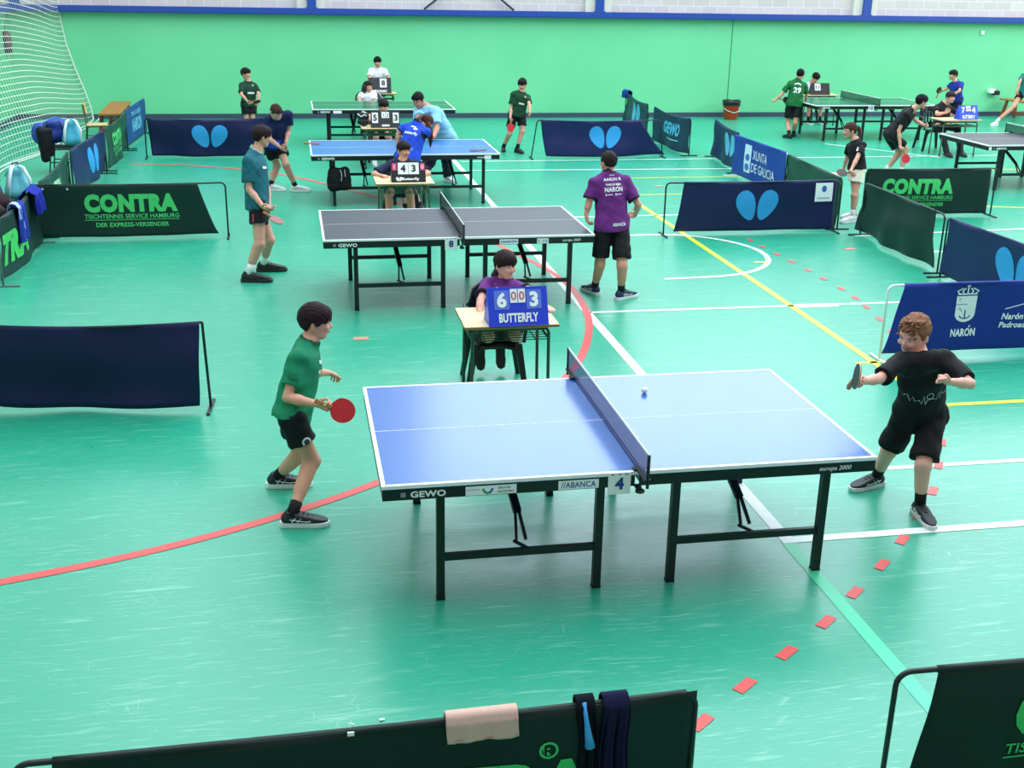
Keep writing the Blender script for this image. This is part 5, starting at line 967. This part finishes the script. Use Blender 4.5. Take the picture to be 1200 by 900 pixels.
    for sx in (-1, 1):
        f.ell(hp_(sx * .030, .078, -.022), R, np.array((.022, .014, .018)) * hs, .012); f.ell(hp_(sx * .0765, -.008, -.012), R, np.array((.008, .017, .028)) * hs, .006); f.cone(hp_(sx * .012, .081, .018), hp_(sx * .042, .074, .020), .007 * hs, .006 * hs, .010)
        f.ell(hp_(sx * .030, .094, .004), R, np.array((.014, .014, .009)) * hs, neg=True)
    f.ell(hp_(0, .076, -.052), R, np.array((.022, .014, .010)) * hs, .008)
    V, F = f.mesh(); SK = skinm(skin); body = smooth_mesh('body', V, F, SK, t); bv = BVHTree.FromPolygons([tuple(p) for p in V], F.tolist())
    def face(x, z, out=0., mx=.3):
        r0 = hp_(x, mx, z); hit = bv.ray_cast(Vector(r0), Vector(-hf)); p = np.array(hit[0]) if hit[0] is not None else hp_(x, .08, z); return p + hf * out
    Rm = Matrix((hr, hf, hu)).transposed()
    if not back:
        for sx in (-1, 1):
            p = face(sx * .030, .002, -.004); e = MB().ell(p, (.0125 * hs, .0062 * hs, .0068 * hs), 12, Rm).build('eye', mat('efe9e4', .3), t, True)
            MB().ell(p + hf * .0035, (.0055 * hs, .0038 * hs, .0058 * hs), 10, Rm).build('iris', mat('2a1a12', .25), e, True)
            MB().tube([face(sx * .016, .020, .0), face(sx * .03, .0245, .0005), face(sx * .045, .020, 0)], [.0025, .0034, .0018], 6).build('eyebrow', mat(hair, .8), t, True)
            MB().tube([face(sx * .018, .0085, .001), face(sx * .03, .0115, .0015), face(sx * .043, .0075, .0005)], [.0012, .0018, .0010], 5).build('eyelid', mat(hair, .7), t, True)
        MB().tube([face(-.021, -.053, -.001), face(-.008, -.0505, .001), face(0, -.0515, .001), face(.008, -.0505, .001), face(.021, -.053, -.001)], [.0018, .0042, .0046, .0042, .0018], 6).build('lips', mat('b8655c', .45), t, True)
    # ---------------- hair
    HF = Field(hc - .20 * hs, hc + .20 * hs, min(h, .006))
    rg = random.Random(len(key))
    th_ = {'short': .013, 'crop': .008, 'mop': .017, 'tuft': .011, 'pony': .009, 'long': .013, 'bun': .009}[style]
    HF.ell(hp_(0, -.012, .026), R, np.array((.076 + th_, .089 + th_, .085 + th_)) * hs, 0)
    if style in ('mop', 'short'):
        HF.ell(hp_(0, .045, .062), R, np.array((.066, .05, .045)) * hs, .02)
    # cut the face and nape free with planes in head space
    g = np.stack(np.meshgrid(*HF.ax, indexing='ij'), -1) - hc; ly = g @ hf / hs; lx = g @ hr / hs; lz = g @ hu / hs
    fringe = {'short': .028, 'crop': .046, 'mop': .020, 'tuft': .052, 'pony': .040, 'long': .050, 'bun': .055}[style]
    nape = {'short': -.055, 'crop': -.045, 'mop': -.065, 'tuft': -.045, 'pony': -.045, 'long': -.1, 'bun': -.04}[style]
    line_ = np.interp(ly, [-.10, -.045, -.032, -.022, .004, .012, .030, .045, .09], [nape, nape, -.03, .010, .013, -.012, -.004, fringe, fringe]) + (.006 * np.sin(lx * 170 + 1) + .005 * np.sin(lx * 75)) * (ly > .03)
    HF.a = np.maximum(HF.a, ((line_ - lz) * hs * .8).astype(np.float32))
    str_ = .0012 * np.sin(lx * 230 + 6 * np.sin(lz * 31 + ly * 17) + ly * 40) + .0016 * np.sin(lx * 75 + 3 * np.sin(ly * 50) + lz * 40 + 2) + .0012 * np.sin(lz * 110 + lx * 60 - ly * 35)
    if style == 'tuft': str_ = str_ + .0025 * np.sin(lx * 150 + ly * 30) * (lz > .03)
    HF.a = (HF.a + str_ * hs).astype(np.float32)
    if style in ('short', 'crop', 'mop', 'long'):
        for i in range(26):
            a = rg.uniform(-.06, .06); b = .05 + rg.uniform(-.02, .03) - abs(a) * .5; z = .05 + rg.uniform(-.005, .02); HF.cone(hp_(a, b, z + .015), hp_(a * 1.1 + .006, b + .012, max(z - .02, fringe)), .012, .004, .008)
    if style == 'tuft':
        for i in range(60):
            a = rg.uniform(-.055, .055); b = rg.uniform(-.055, .085); z = .026 + math.sqrt(max(0, 1 - (a / .085) ** 2 - ((b + .012) / .1) ** 2)) * .09
            HF.cone(hp_(a, b - .015, z - .010), hp_(a * 1.08 - .012, b + .026 + rg.uniform(0, .015), min(z, .10) + rg.uniform(.008, .024)), .010, .003, .004)
    if style in ('pony', 'long'):
        if style == 'pony':
            HF.cone(hp_(0, -.10, .035), hp_(0, -.125, .03), .02, .024, .01)
    V, F = HF.mesh(); ho = smooth_mesh('hair', V, F, mat(hair, .62, None, .45, 90, 0, .12), t)
    if style == 'pony':
        q = [hp_(0, -.105, .035), hp_(0, -.135, .02), hp_(.01, -.15, -.04), hp_(.01, -.145, -.10), hp_(.0, -.135, -.16)]; m_ = MB().tube(q, [.018, .028, .03, .024, .006], 12)
        for k in range(9): a = k * .7; m_.tube([p_ + (hr * math.cos(a) + hu * math.sin(a) * .3 + hf * math.sin(a)) * r_ for p_, r_ in zip(q, (.012, .024, .026, .02, .008))], .006, 5)
        m_.build('ponytail', mat(hair, .45, None, .3, 120), ho, True); MB().tube([hp_(0, -.098, .036), hp_(0, -.112, .033)], .021, 12).build('hair_tie', mat('c9c3c8', .7), ho, True)
    if style == 'long':
        m_ = MB()
        for i in range(30):
            a = -2.0 + 4.0 * i / 29; x = .078 * math.sin(a); y = -.015 - .085 * math.cos(a); L = .15 + .03 * math.sin(i * 3.1)
            m_.tube([hp_(x * .8, y * .8, .06), hp_(x * 1.1, y * 1.08, .01), hp_(x * 1.2 + .006 * math.sin(i), y * 1.15, -.05), hp_(x * 1.25, y * 1.1 - .01, -.05 - L * .5 + .01 * math.sin(i * 2)), ], [.018, .02, .019, .009], 7)
        m_.build('locks', mat(hair, .45, None, .3, 120), ho, True)
    # ---------------- clothes
    lo2 = lo.copy(); f = Field(np.maximum(lo, pc - 1.0), hi, max(h, .0058)); e = .014 * s
    torso(f, e * .95, .03); f.cone(sm - up * .01, nb + up * .03, .062 * s + e, .050 * s + e * .6, .02); hemc = pc - up * hem
    for sg in (-1, 1): f.cone(pc - up * (hem + .03) + pr * sg * .060 * s, chest + right * sg * .056 * s - up * .02, .090 * s + e * .4, .082 * s + e * .3, .04, fwd, .84)
    f.cone(pc - up * (hem + .03), pc + (nb - pc) * .62, .120 * s + e, .112 * s + e, .05, fwd, .82); f.cone(J['hL'] * .7 + pc * .3 - up * .04, J['hR'] * .7 + pc * .3 - up * .04, .088 * s + e, .088 * s + e, .05, pf, .9)
    f.cut(hemc, -up)
    for q in 'LR':
        S_, E_ = J['s' + q], J['e' + q]; c1 = S_ + (E_ - S_) * sleeve; dn = nrm(E_ - S_); f.cone(S_ + dn * .012, S_ + (E_ - S_) * (sleeve + .12), .052 * s, .064 * s, .03, clip=[(c1, dn)])
    f.noise(.007, 18, len(key) * 3); f.noise(.0045, 38, len(key))
    f.ell(nb + up * .040 + fwd * .008, None, (neckr * s,) * 3, neg=True)
    V, F = f.mesh(); sh = smooth_mesh('shirt', V, F, fabric(shirt), t)
    shbv = BVHTree.FromPolygons([tuple(p) for p in V], F.tolist())
    def trim(mask_fn, nm, col):
        me0 = sh.data; nn = np.zeros(len(me0.vertices) * 3); me0.vertices.foreach_get('normal', nn); nn = nn.reshape(-1, 3); cen = V[F].mean(1); mk = mask_fn(cen); Fm = F[mk]
        if not len(Fm): return
        ids = np.unique(Fm); mp = np.full(len(V), -1); mp[ids] = np.arange(len(ids)); smooth_mesh(nm, V[ids] + nn[ids] * .0018, mp[Fm], fabric(col), sh)
    if collar: trim(lambda c: np.linalg.norm(c - (nb + up * .040 + fwd * .008), axis=1) < neckr * s + .011, 'collar', collar)
    if False:
        r0 = .053 * s; pts = []
        for k in range(25):
            a = 2 * PI * k / 24; p = nb + up * (.010 - .014 * math.cos(a)) + fwd * (.012 + r0 * math.cos(a)) + right * r0 * math.sin(a); pts.append(p)
        MB().tube(pts, .0065, 6, False).build('collar', fabric(collar), sh, True)
    if cuff:
        for q in 'LR':
            S_, E_ = J['s' + q], J['e' + q]; c1 = S_ + (E_ - S_) * sleeve; dn = nrm(E_ - S_); trim(lambda c: (((c - c1) @ dn) > -.018) & (np.linalg.norm(c - c1, axis=1) < .085 * s), 'cuff', cuff)
    # shorts or trousers
    f = Field(np.minimum(lo, lo), np.minimum(hi, pc + .35), max(h, .006)); e = .012 * s; ln = trousers and 1.0 or slen
    e2 = -.012 * s if trousers else 0
    f.cone(J['hL'] * .8 + pc * .2 + up * .02, J['hR'] * .8 + pc * .2 + up * .02, .080 * s + e * .5 + e2, .080 * s + e * .5, .03, pf, .9); f.cone(pc, pc + up * .07, .10 * s, .10 * s + e * .5, .03, fwd, .8)
    for q in 'LR':
        hp0, K, A = J['h' + q], J['k' + q], J['a' + q]; dn = nrm(K - hp0)
        if trousers: f.cone(hp0 + (K - hp0) * .12, K, .076 * s, .062 * s, .03); f.cone(K, A, .060 * s, .050 * s, .03)
        else: c1 = hp0 + (K - hp0) * slen; f.cone(hp0, hp0 + (K - hp0) * (slen + .2), .079 * s + e * .4, (.080 - .008 * slen) * s + e * 1.2, .028, clip=[(c1, dn)])
    f.cut(pc + up * (-.01 if trousers else .07), up)
    if trousers: f.cut((0, 0, .055), (0, 0, -1))
    f.noise(.0055, 22, len(key) + 9); f.noise(.003, 45, len(key))
    V, F = f.mesh(); st = smooth_mesh('trousers' if trousers else 'shorts', V, F, fabric(trousers or shorts), t); stbv = BVHTree.FromPolygons([tuple(p) for p in V], F.tolist())
    for i, q in ((0, 'L'), (1, 'R')):
        K, A = J['k' + q], J['a' + q]; d = nrm(K - A)
        if not trousers: MB().tube([A - d * .02, A + d * socklen * .5, A + d * socklen], [.037 * s, .036 * s, .0375 * s], 14).build('sock', fabric(sock), t, True)
        shoe(t, J['a' + q], faz[i], shoes, sole, H / 1.5, fpitch[i], accent)
    def decal(items, on, c, nv, col, rt=None, u=None, name='print', off=.004, par=None):
        """lay flat artwork on the cloth: c, nv in person space"""
        nv = nrm(nv); u = nrm(np.array(u if u is not None else up) - nv * (np.array(u if u is not None else up) @ nv)); rt = np.cross(u, nv); V, F = items; P = []; T = shbv if on == 'shirt' else stbv
        for x, z in V:
            r0 = c + rt * x + u * z + nv * .35; hit = T.ray_cast(Vector(r0), Vector(-nv)); P.append(np.array(hit[0]) + nv * off if hit[0] is not None else None)
        F = [q for q in F if all(P[i] is not None for i in q)]
        P = [tuple(p) if p is not None else (0, 0, 0) for p in P]
        if F: return MB().add(P, F).build(name, mat(col, .6), par or (sh if on == 'shirt' else st))
    return dict(t=t, J=J, up=up, right=right, fwd=fwd, pc=pc, nb=nb, chest=chest, decal=decal, sm=sm, pf=pf, pr=pr)
NH = .0052
d = person('player_green', 'boy in a green shirt and black shorts playing at the left of the nearest table', skin='d6a283', hair='2a1a1e', style='mop', hz=-8, hp=-.14, shirt='14805a', collar='0f5f46', shorts='17181c', slen=.50, sleeve=.72, hem=.03,
    sock='17181c', socklen=.085, shoes='1a1d26', sole='eef0f2', accent='e9ecee', faz=(-5, -6), hands=('loose', 'grip'), pn=((0, 0, -1), (-.1, .9, .2)), h=NH)
d['decal'](disc2d(lambda a: (.030 * math.cos(a), .030 * math.sin(a)), 20, 3), 'shorts', (d['J']['hR'] * .55 + d['J']['kR'] * .45), (.35, -.9, .1), 'e6e8ea'); d['decal'](disc2d(lambda a: (.019 * math.cos(a), .019 * math.sin(a)), 16, 3), 'shorts', (d['J']['hR'] * .55 + d['J']['kR'] * .45), (.35, -.9, .1), '3a3d45', off=.006)
for z in (.06, .0): d['decal'](rect2d(.12, .022, 8, 1), 'shirt', d['chest'] - d['up'] * (.02 - z), d['fwd'], 'dfe8e4')
d['decal'](fit_text('Butterfly', width=.07, bold=.02), 'shirt', d['J']['sR'] * .5 + d['J']['eR'] * .5, (0, -1, .1), '0c4a38')
d = person('player_black', 'fair-haired boy in black shirt and shorts reaching for the ball, right of the nearest table', skin='e6b29c', hair='8a6048', style='tuft', hz=-152, hp=-.34, hroll=.1, shirt='161519', collar='0e0e11', shorts='141417', slen=.88, sleeve=.85, hem=.09, hs=1.08, neckr=.069,
    sock='17171a', socklen=.10, shoes='1a1a1e', sole='dfe0e2', accent='f0f0f2', faz=(-95, -165), hands=('fist', 'grip'), pn=((-.7, -.5, .2), (.3, -.5, -.2)), h=NH)
pts = [(-.13, .02), (-.115, .045), (-.10, -.01), (-.085, .03), (-.075, -.01), (-.05, .0), (-.035, -.035), (-.02, .03), (-.01, -.045), (0, -.02)] + [(.02 + .022 * math.cos(a) * (1 + .15 * math.sin(a)), .012 + .024 * math.sin(a)) for a in np.linspace(-2, 3.6, 14)] + [(.06, -.02), (.075, .03), (.085, -.03), (.095, .025), (.105, -.01), (.135, -.005)]
d['decal'](stroke2d(pts, .0045), 'shirt', d['chest'] - d['up'] * .09, d['fwd'], 'c9cbcf', off=.005)
d = person('umpire_purple', 'dark-haired girl in a purple shirt scoring at the nearest desk', skin='d8a78f', hair='2b1c1c', style='mop', hz=-66, hp=-.12, shirt='6b2a7c', collar='2a1836', cuff='2a1836', shorts='3c3d42', slen=.8, sleeve=.7,
    sock='17171a', shoes='17171b', sole='1c1c20', accent=None, faz=(-90, -90), fpitch=(-1.0, -1.0), hands=('flat', 'loose'), pn=((0, 0, -1), (0, 0, -1)), h=.0065)
m_ = MB(); J = d['J']; hc = J['head']; m_.tube([hc + np.array((-.05, .05, -.02)), hc + np.array((-.085, .055, -.10)), hc + np.array((-.09, .03, -.19))], [.022, .028, .008], 10).build('ponytail', mat('2b1c1c', .45, None, .3, 120), d['t'], True)
d['decal'](merge2d([rect2d(.07, .012, 6, 1), shift(rect2d(.05, .01, 6, 1), .0, -.02)]), 'shirt', d['chest'] + d['right'] * .06 + d['up'] * .03, d['fwd'], 'e8dcec'); d['decal'](rect2d(.04, .02, 4, 1), 'shirt', J['sL'] * .5 + J['eL'] * .5, (.3, -.6, .6), 'e8dcec')
d = person('player_purple', 'boy in a purple shirt with white back lettering standing right of the grey-topped table', skin='cf9a7e', hair='2b1f22', style='crop', hz=112, hp=-.05, shirt='6a2878', collar='2c1838', cuff='1c1428', shorts='121216', slen=.84, sleeve=.78, hem=.085,
    sock='17181e', socklen=.09, shoes='1d2a52', sole='f0f2f4', accent='e8ecf2', faz=(110, 30), hands=('loose', 'loose'), h=.0065, back=True)
bk = -d['fwd']; c0 = d['chest']; U_ = d['up']
for txt, wd, z, hh in (('AARON R', .195, .10, .032), ('TENIS DE MESA', .175, .045, .02), ('NARÓN', .195, -.005, .05)): d['decal'](naron(wd, hh) if txt[0] == 'N' else fit_text(txt, width=wd, height=hh, bold=.03), 'shirt', c0 + U_ * z, bk, 'f2eef4')
d['decal'](merge2d([shift(rect2d(.055, .010, 5, 1), -.045, 0), shift(rect2d(.05, .010, 5, 1), .055, 0), shift(rect2d(.012, .024, 2, 2), -.085, 0), shift(rect2d(.016, .024, 2, 2), .018, 0)]), 'shirt', c0 - U_ * .058, bk, 'e2d6e6')
d['decal'](fit_text('ABANCA', width=.15, height=.036, bold=.03), 'shirt', d['pc'] - U_ * .01 + d['right'] * .035, bk, 'f2eef4'); d['decal'](fit_text('ABANCA', width=.06, height=.018, bold=.02), 'shirt', d['nb'] - U_ * .012, bk, 'e2d6e6')
d = person('player_teal', 'tall boy in a teal shirt holding a racket down, left of the grey-topped table', skin='d2a086', hair='2a1c20', style='mop', hz=18, hp=-.22, shirt='1c6270', collar='8fc4bc', shorts='17151a', slen=.50, sleeve=.75, hem=.085,
    sock='f0efee', socklen=.13, shoes='17181b', sole='2a2224', accent='3a2a2c', faz=(-2, -8), hands=('loose', 'grip'), h=.0065)
d['decal'](disc2d(lambda a: (.032 * math.cos(a), .032 * math.sin(a)), 18, 3), 'shorts', (d['J']['hR'] * .5 + d['J']['kR'] * .5), (.5, -.85, 0), 'eceae8'); d['decal'](rect2d(.018, .16, 2, 8), 'shorts', (d['J']['hR'] * .6 + d['J']['kR'] * .4) - np.array((.05, 0, 0)), (-.1, -1, 0), 'b03040'); d['decal'](rect2d(.07, .025, 6, 2), 'shirt', d['chest'] + d['right'] * .02, nrm(d['fwd'] + d['right'] * .8), 'e6efee')
d['decal'](disc2d(lambda a: (.012 * math.cos(a), .022 * math.sin(a)), 10, 1), 'shorts', (d['J']['hR'] * .5 + d['J']['kR'] * .5), (.5, -.85, 0), '9a2a34', off=.006)
d = person('player_navy', 'player in a navy and royal blue shirt bending forward beyond the boy in teal', skin='c99580', hair='3c2a26', style='crop', hz=-55, hp=-.85, shirt='18234c', shorts='15151d', slen=.55, sleeve=.6, hem=.02, sock='17171b', socklen=.07,
    shoes='dedfe2', sole='f2f2f2', accent='b9bec6', faz=(-12, -20), hands=('loose', 'loose'), h=.008)
d['decal'](rect2d(.20, .15, 8, 8), 'shirt', d['pc'] + d['up'] * .10, d['fwd'] + d['right'] * .2, '1d3cc4'); d['decal'](rect2d(.09, .02, 4, 1), 'shirt', d['pc'] + d['up'] * .13, d['fwd'], 'dfe4f4', off=.007); d['decal'](rect2d(.05, .02, 4, 1), 'shirt', d['pc'] + d['up'] * .09, d['fwd'], 'dfe4f4', off=.007)
d = person('player_dark_green', 'boy in a dark green shirt standing at the far left before the back wall', skin='cf9b80', hair='231a1c', style='short', hz=-35, hp=-.1, shirt='143a2a', shorts='121316', slen=.6, sleeve=.75, hem=.08, faz=(-60, -80), hands=('loose', 'loose'), h=.008)
d['decal'](rect2d(.15, .035, 6, 2), 'shirt', d['chest'] - d['up'] * .09, d['fwd'], 'd9e4de'); d['decal'](disc2d(lambda a: (.018 * math.cos(a), .018 * math.sin(a)), 12, 1), 'shirt', d['chest'] + d['up'] * .06 + d['right'] * -.05, d['fwd'], 'a9cbb8')
person('umpire_white', 'boy in a white T-shirt standing behind the scoreboard showing 8', skin='cf9c84', hair='17141a', style='short', hz=-85, hp=-.25, shirt='e6e4ea', shorts='2a2c34', sleeve=.75, faz=(-90, -90), hands=('loose', 'loose'), h=.008)
person('umpire_girl_white', 'girl with wavy dark shoulder-length hair in a white top behind the green table', skin='cf9b86', hair='241a1c', style='long', hz=-50, hp=-.1, shirt='e9e6ea', shorts='2a2c34', sleeve=.75, faz=(-80, -80), hands=('loose', 'loose'), h=.008, seated=True)
d = person('umpire_black_shirt', 'dark-fringed girl seated behind the black scoreboard reading 5 and 3', skin='d3a08c', hair='1d1718', style='mop', hz=-90, hp=-.30, shoes='e6e6ea', accent=None, shirt='17181e', shorts='17181e', slen=.45, sleeve=.7, faz=(-90, -90), hands=('loose', 'loose'), h=.008)
d['decal'](stroke2d([(-.05, -.02), (-.02, .03), (.02, -.01), (.05, .03)], .02), 'shirt', d['J']['sR'] * .4 + d['J']['eR'] * .6, (-.2, -1, .3), 'e2e6e4')
d = person('player_blue', 'long-haired girl in a royal blue shirt bending over, back turned, at the light blue table', skin='cf9c84', hair='4a2a22', style='pony', hz=30, hp=-.75, shirt='1f48c8', collar='101a44', cuff='141d48', shorts='141a3c', slen=.6, sleeve=.65, hem=.06, faz=(70, 70), hands=('loose', 'loose'), h=.0075, back=True)
bk = -d['fwd']
for txt, wd, z in (('Butterfly', .20, .0),): d['decal'](fit_text(txt, width=wd, bold=.04), 'shirt', d['chest'] + d['up'] * (z - .03), bk, 'eef2fa')
J = d['J']; hc = J['head']; MB().tube([hc + np.array((.0, -.09, .02)), hc + np.array((.03, -.11, -.08)), hc + np.array((.045, -.10, -.2)), hc + np.array((.04, -.09, -.33))], [.03, .04, .035, .008], 12).build('hair', mat('4a2a22', .62, None, .45, 90, 0, .12), d['t'], True); d['decal'](rect2d(.07, .02, 4, 1), 'shirt', d['chest'] + d['up'] * .08, bk, 'eef2fa'); d['decal'](disc2d(lambda a: (.03 * math.cos(a), .018 * math.sin(a)), 12, 1), 'shirt', d['chest'] + d['up'] * .05 + d['right'] * .04, bk, 'dfe8fa'); d['decal'](rect2d(.20, .05, 8, 2), 'shirt', d['pc'] + d['up'] * .10, bk, '3f74e6'); d['decal'](rect2d(.08, .03, 4, 1), 'shirt', d['pc'] + d['up'] * .03, bk, 'e6ecf8', off=.006)
person('coach', 'man in a light blue polo shirt leaning over the bending girl in royal blue', skin='c08a6c', hair='1b1517', style='crop', hz=-125, hp=-.55, shirt='8cc6e4', collar='8cc6e4', trousers='1d2238', sleeve=.78, hem=.15, shoes='dadce2', sole='f0f0f0', accent='8a93b0', faz=(-70, -80), hands=('flat', 'relaxed'), hs=1.08, h=.008, wide=1.12)
d = person('umpire_navy', 'dark-haired umpire in a navy shirt seated behind the 4 3 scoreboard', skin='cf9a80', hair='241a1d', style='short', hz=-62, hp=-.18, shirt='222848', collar='1a1f3a', shorts='222848', slen=.6, sleeve=.8, faz=(-90, -90), hands=('loose', 'loose'), pn=((0, 0, -1), (0, 0, -1)), h=.0075, wide=1.0)
d = person('player_running', 'boy in a dark green shirt stepping with a red racket, right of the coach', skin='cf9c84', hair='1b1619', style='short', hz=-115, hp=-.35, shirt='15402a', collar='0f2c1e', shorts='131417', slen=.68, sleeve=.7, hem=.06, sock='131417', shoes='15161a', sole='17181c', accent=None, faz=(-70, -100), hands=('relaxed', 'grip'), h=.008)
d['decal'](rect2d(.12, .03, 6, 2), 'shirt', d['chest'] - d['up'] * .09, d['fwd'], 'd9e4de'); d['decal'](disc2d(lambda a: (.018 * math.cos(a), .018 * math.sin(a)), 12, 1), 'shirt', d['chest'] + d['up'] * .05 - d['right'] * .05, d['fwd'], 'a9cbb8')
d = person('player_29', 'boy with 29 on the back of his green shirt', skin='cf9a7e', hair='17141a', style='crop', hz=60, hp=-.1, shirt='1d6a38', collar='122e20', cuff='122e20', shorts='141519', slen=.72, sleeve=.75, hem=.07, sock='15161a', socklen=.13, shoes='15161a', sole='1c1d22', accent=None, faz=(100, 60), hands=('fist', 'loose'), h=.008, back=True)
bk = -d['fwd']; d['decal'](fit_text('29', width=.165, height=.13, bold=.05), 'shirt', d['chest'] - d['up'] * .05, bk, 'f0f2f0')
d['decal'](stroke2d([(.09 * math.sin(a), .09 * math.cos(a) - .05) for a in np.linspace(-.8, .8, 10)], .024), 'shirt', d['chest'] + d['up'] * .05, bk, 'e6ece8')
person('umpire_pale', 'child in a pale shirt looking down behind the black 11 scoreboard', skin='c9957c', hair='17141a', style='short', hz=-80, hp=-.7, shirt='c3d2ea', shorts='17181e', faz=(-90, -90), hands=('loose', 'loose'), h=.008)
d = person('girl_ponytail', 'ponytailed girl in black T-shirt and cream shorts holding rackets between the barriers', skin='d0a088', hair='4a2c28', style='pony', hz=178, hp=-.12, shirt='17171c', shorts='efe6d4', slen=.5, sleeve=.62, hem=.02, wide=.9, sock='ece6ea', socklen=.12, shoes='e4dcdc', sole='f2f0f0', accent=None, faz=(-160, -170), hands=('loose', 'grip'), h=.0065)
d['decal'](merge2d([rect2d(.03, .05, 2, 3), shift(rect2d(.03, .03, 2, 2), .0, -.07)]), 'shirt', d['chest'] - d['right'] * .07, nrm(d['fwd'] - d['right']), 'e4e6ea')
d = person('player_crouching', 'crouching boy all in black with a red racket behind the right lettered barrier', skin='d3a288', hair='15131a', style='mop', hz=0, hp=-.2, shirt='15151a', shorts='16161b', slen=.72, sleeve=.62, hem=.04, sock='e4e4e8', shoes='e2e4e8', sole='f0f0f2', accent=None, faz=(0, -10), hands=('loose', 'grip'), h=.0065)
person('player_royal', 'boy in a royal blue shirt standing behind the small blue scoreboard umpire', skin='cf9a7e', hair='201a1e', style='short', hz=-178, hp=-.12, shirt='1c3390', shorts='17181e', sleeve=.65, hem=.07, faz=(-170, -170), hands=('loose', 'grip'), h=.008)
person('umpire_black_right', 'brown-haired boy in black behind the small blue scoreboard', skin='d3a28a', hair='33242a', style='short', hz=-80, hp=-.12, shirt='17171b', trousers='191a1f', sleeve=.6, faz=(-95, -95), shoes='17171b', sole='1e1e22', accent=None, hands=('loose', 'flat'), h=.008)
person('player_edge', 'player cut off by the right edge, one pale shoe near the wooden bench', skin='cf9a80', hair='241a1d', style='short', hz=-160, hp=-.1, shirt='2c7f84', shorts='151519', slen=.45, sleeve=.5, faz=(-140, -150), shoes='eceef0', sole='f4f4f4', accent=None, sock='eceef0', hands=('loose', 'loose'), h=.008)
for r_ in RACKETS: racket(r_[0], r_[1], r_[2], r_[3], *r_[4:])
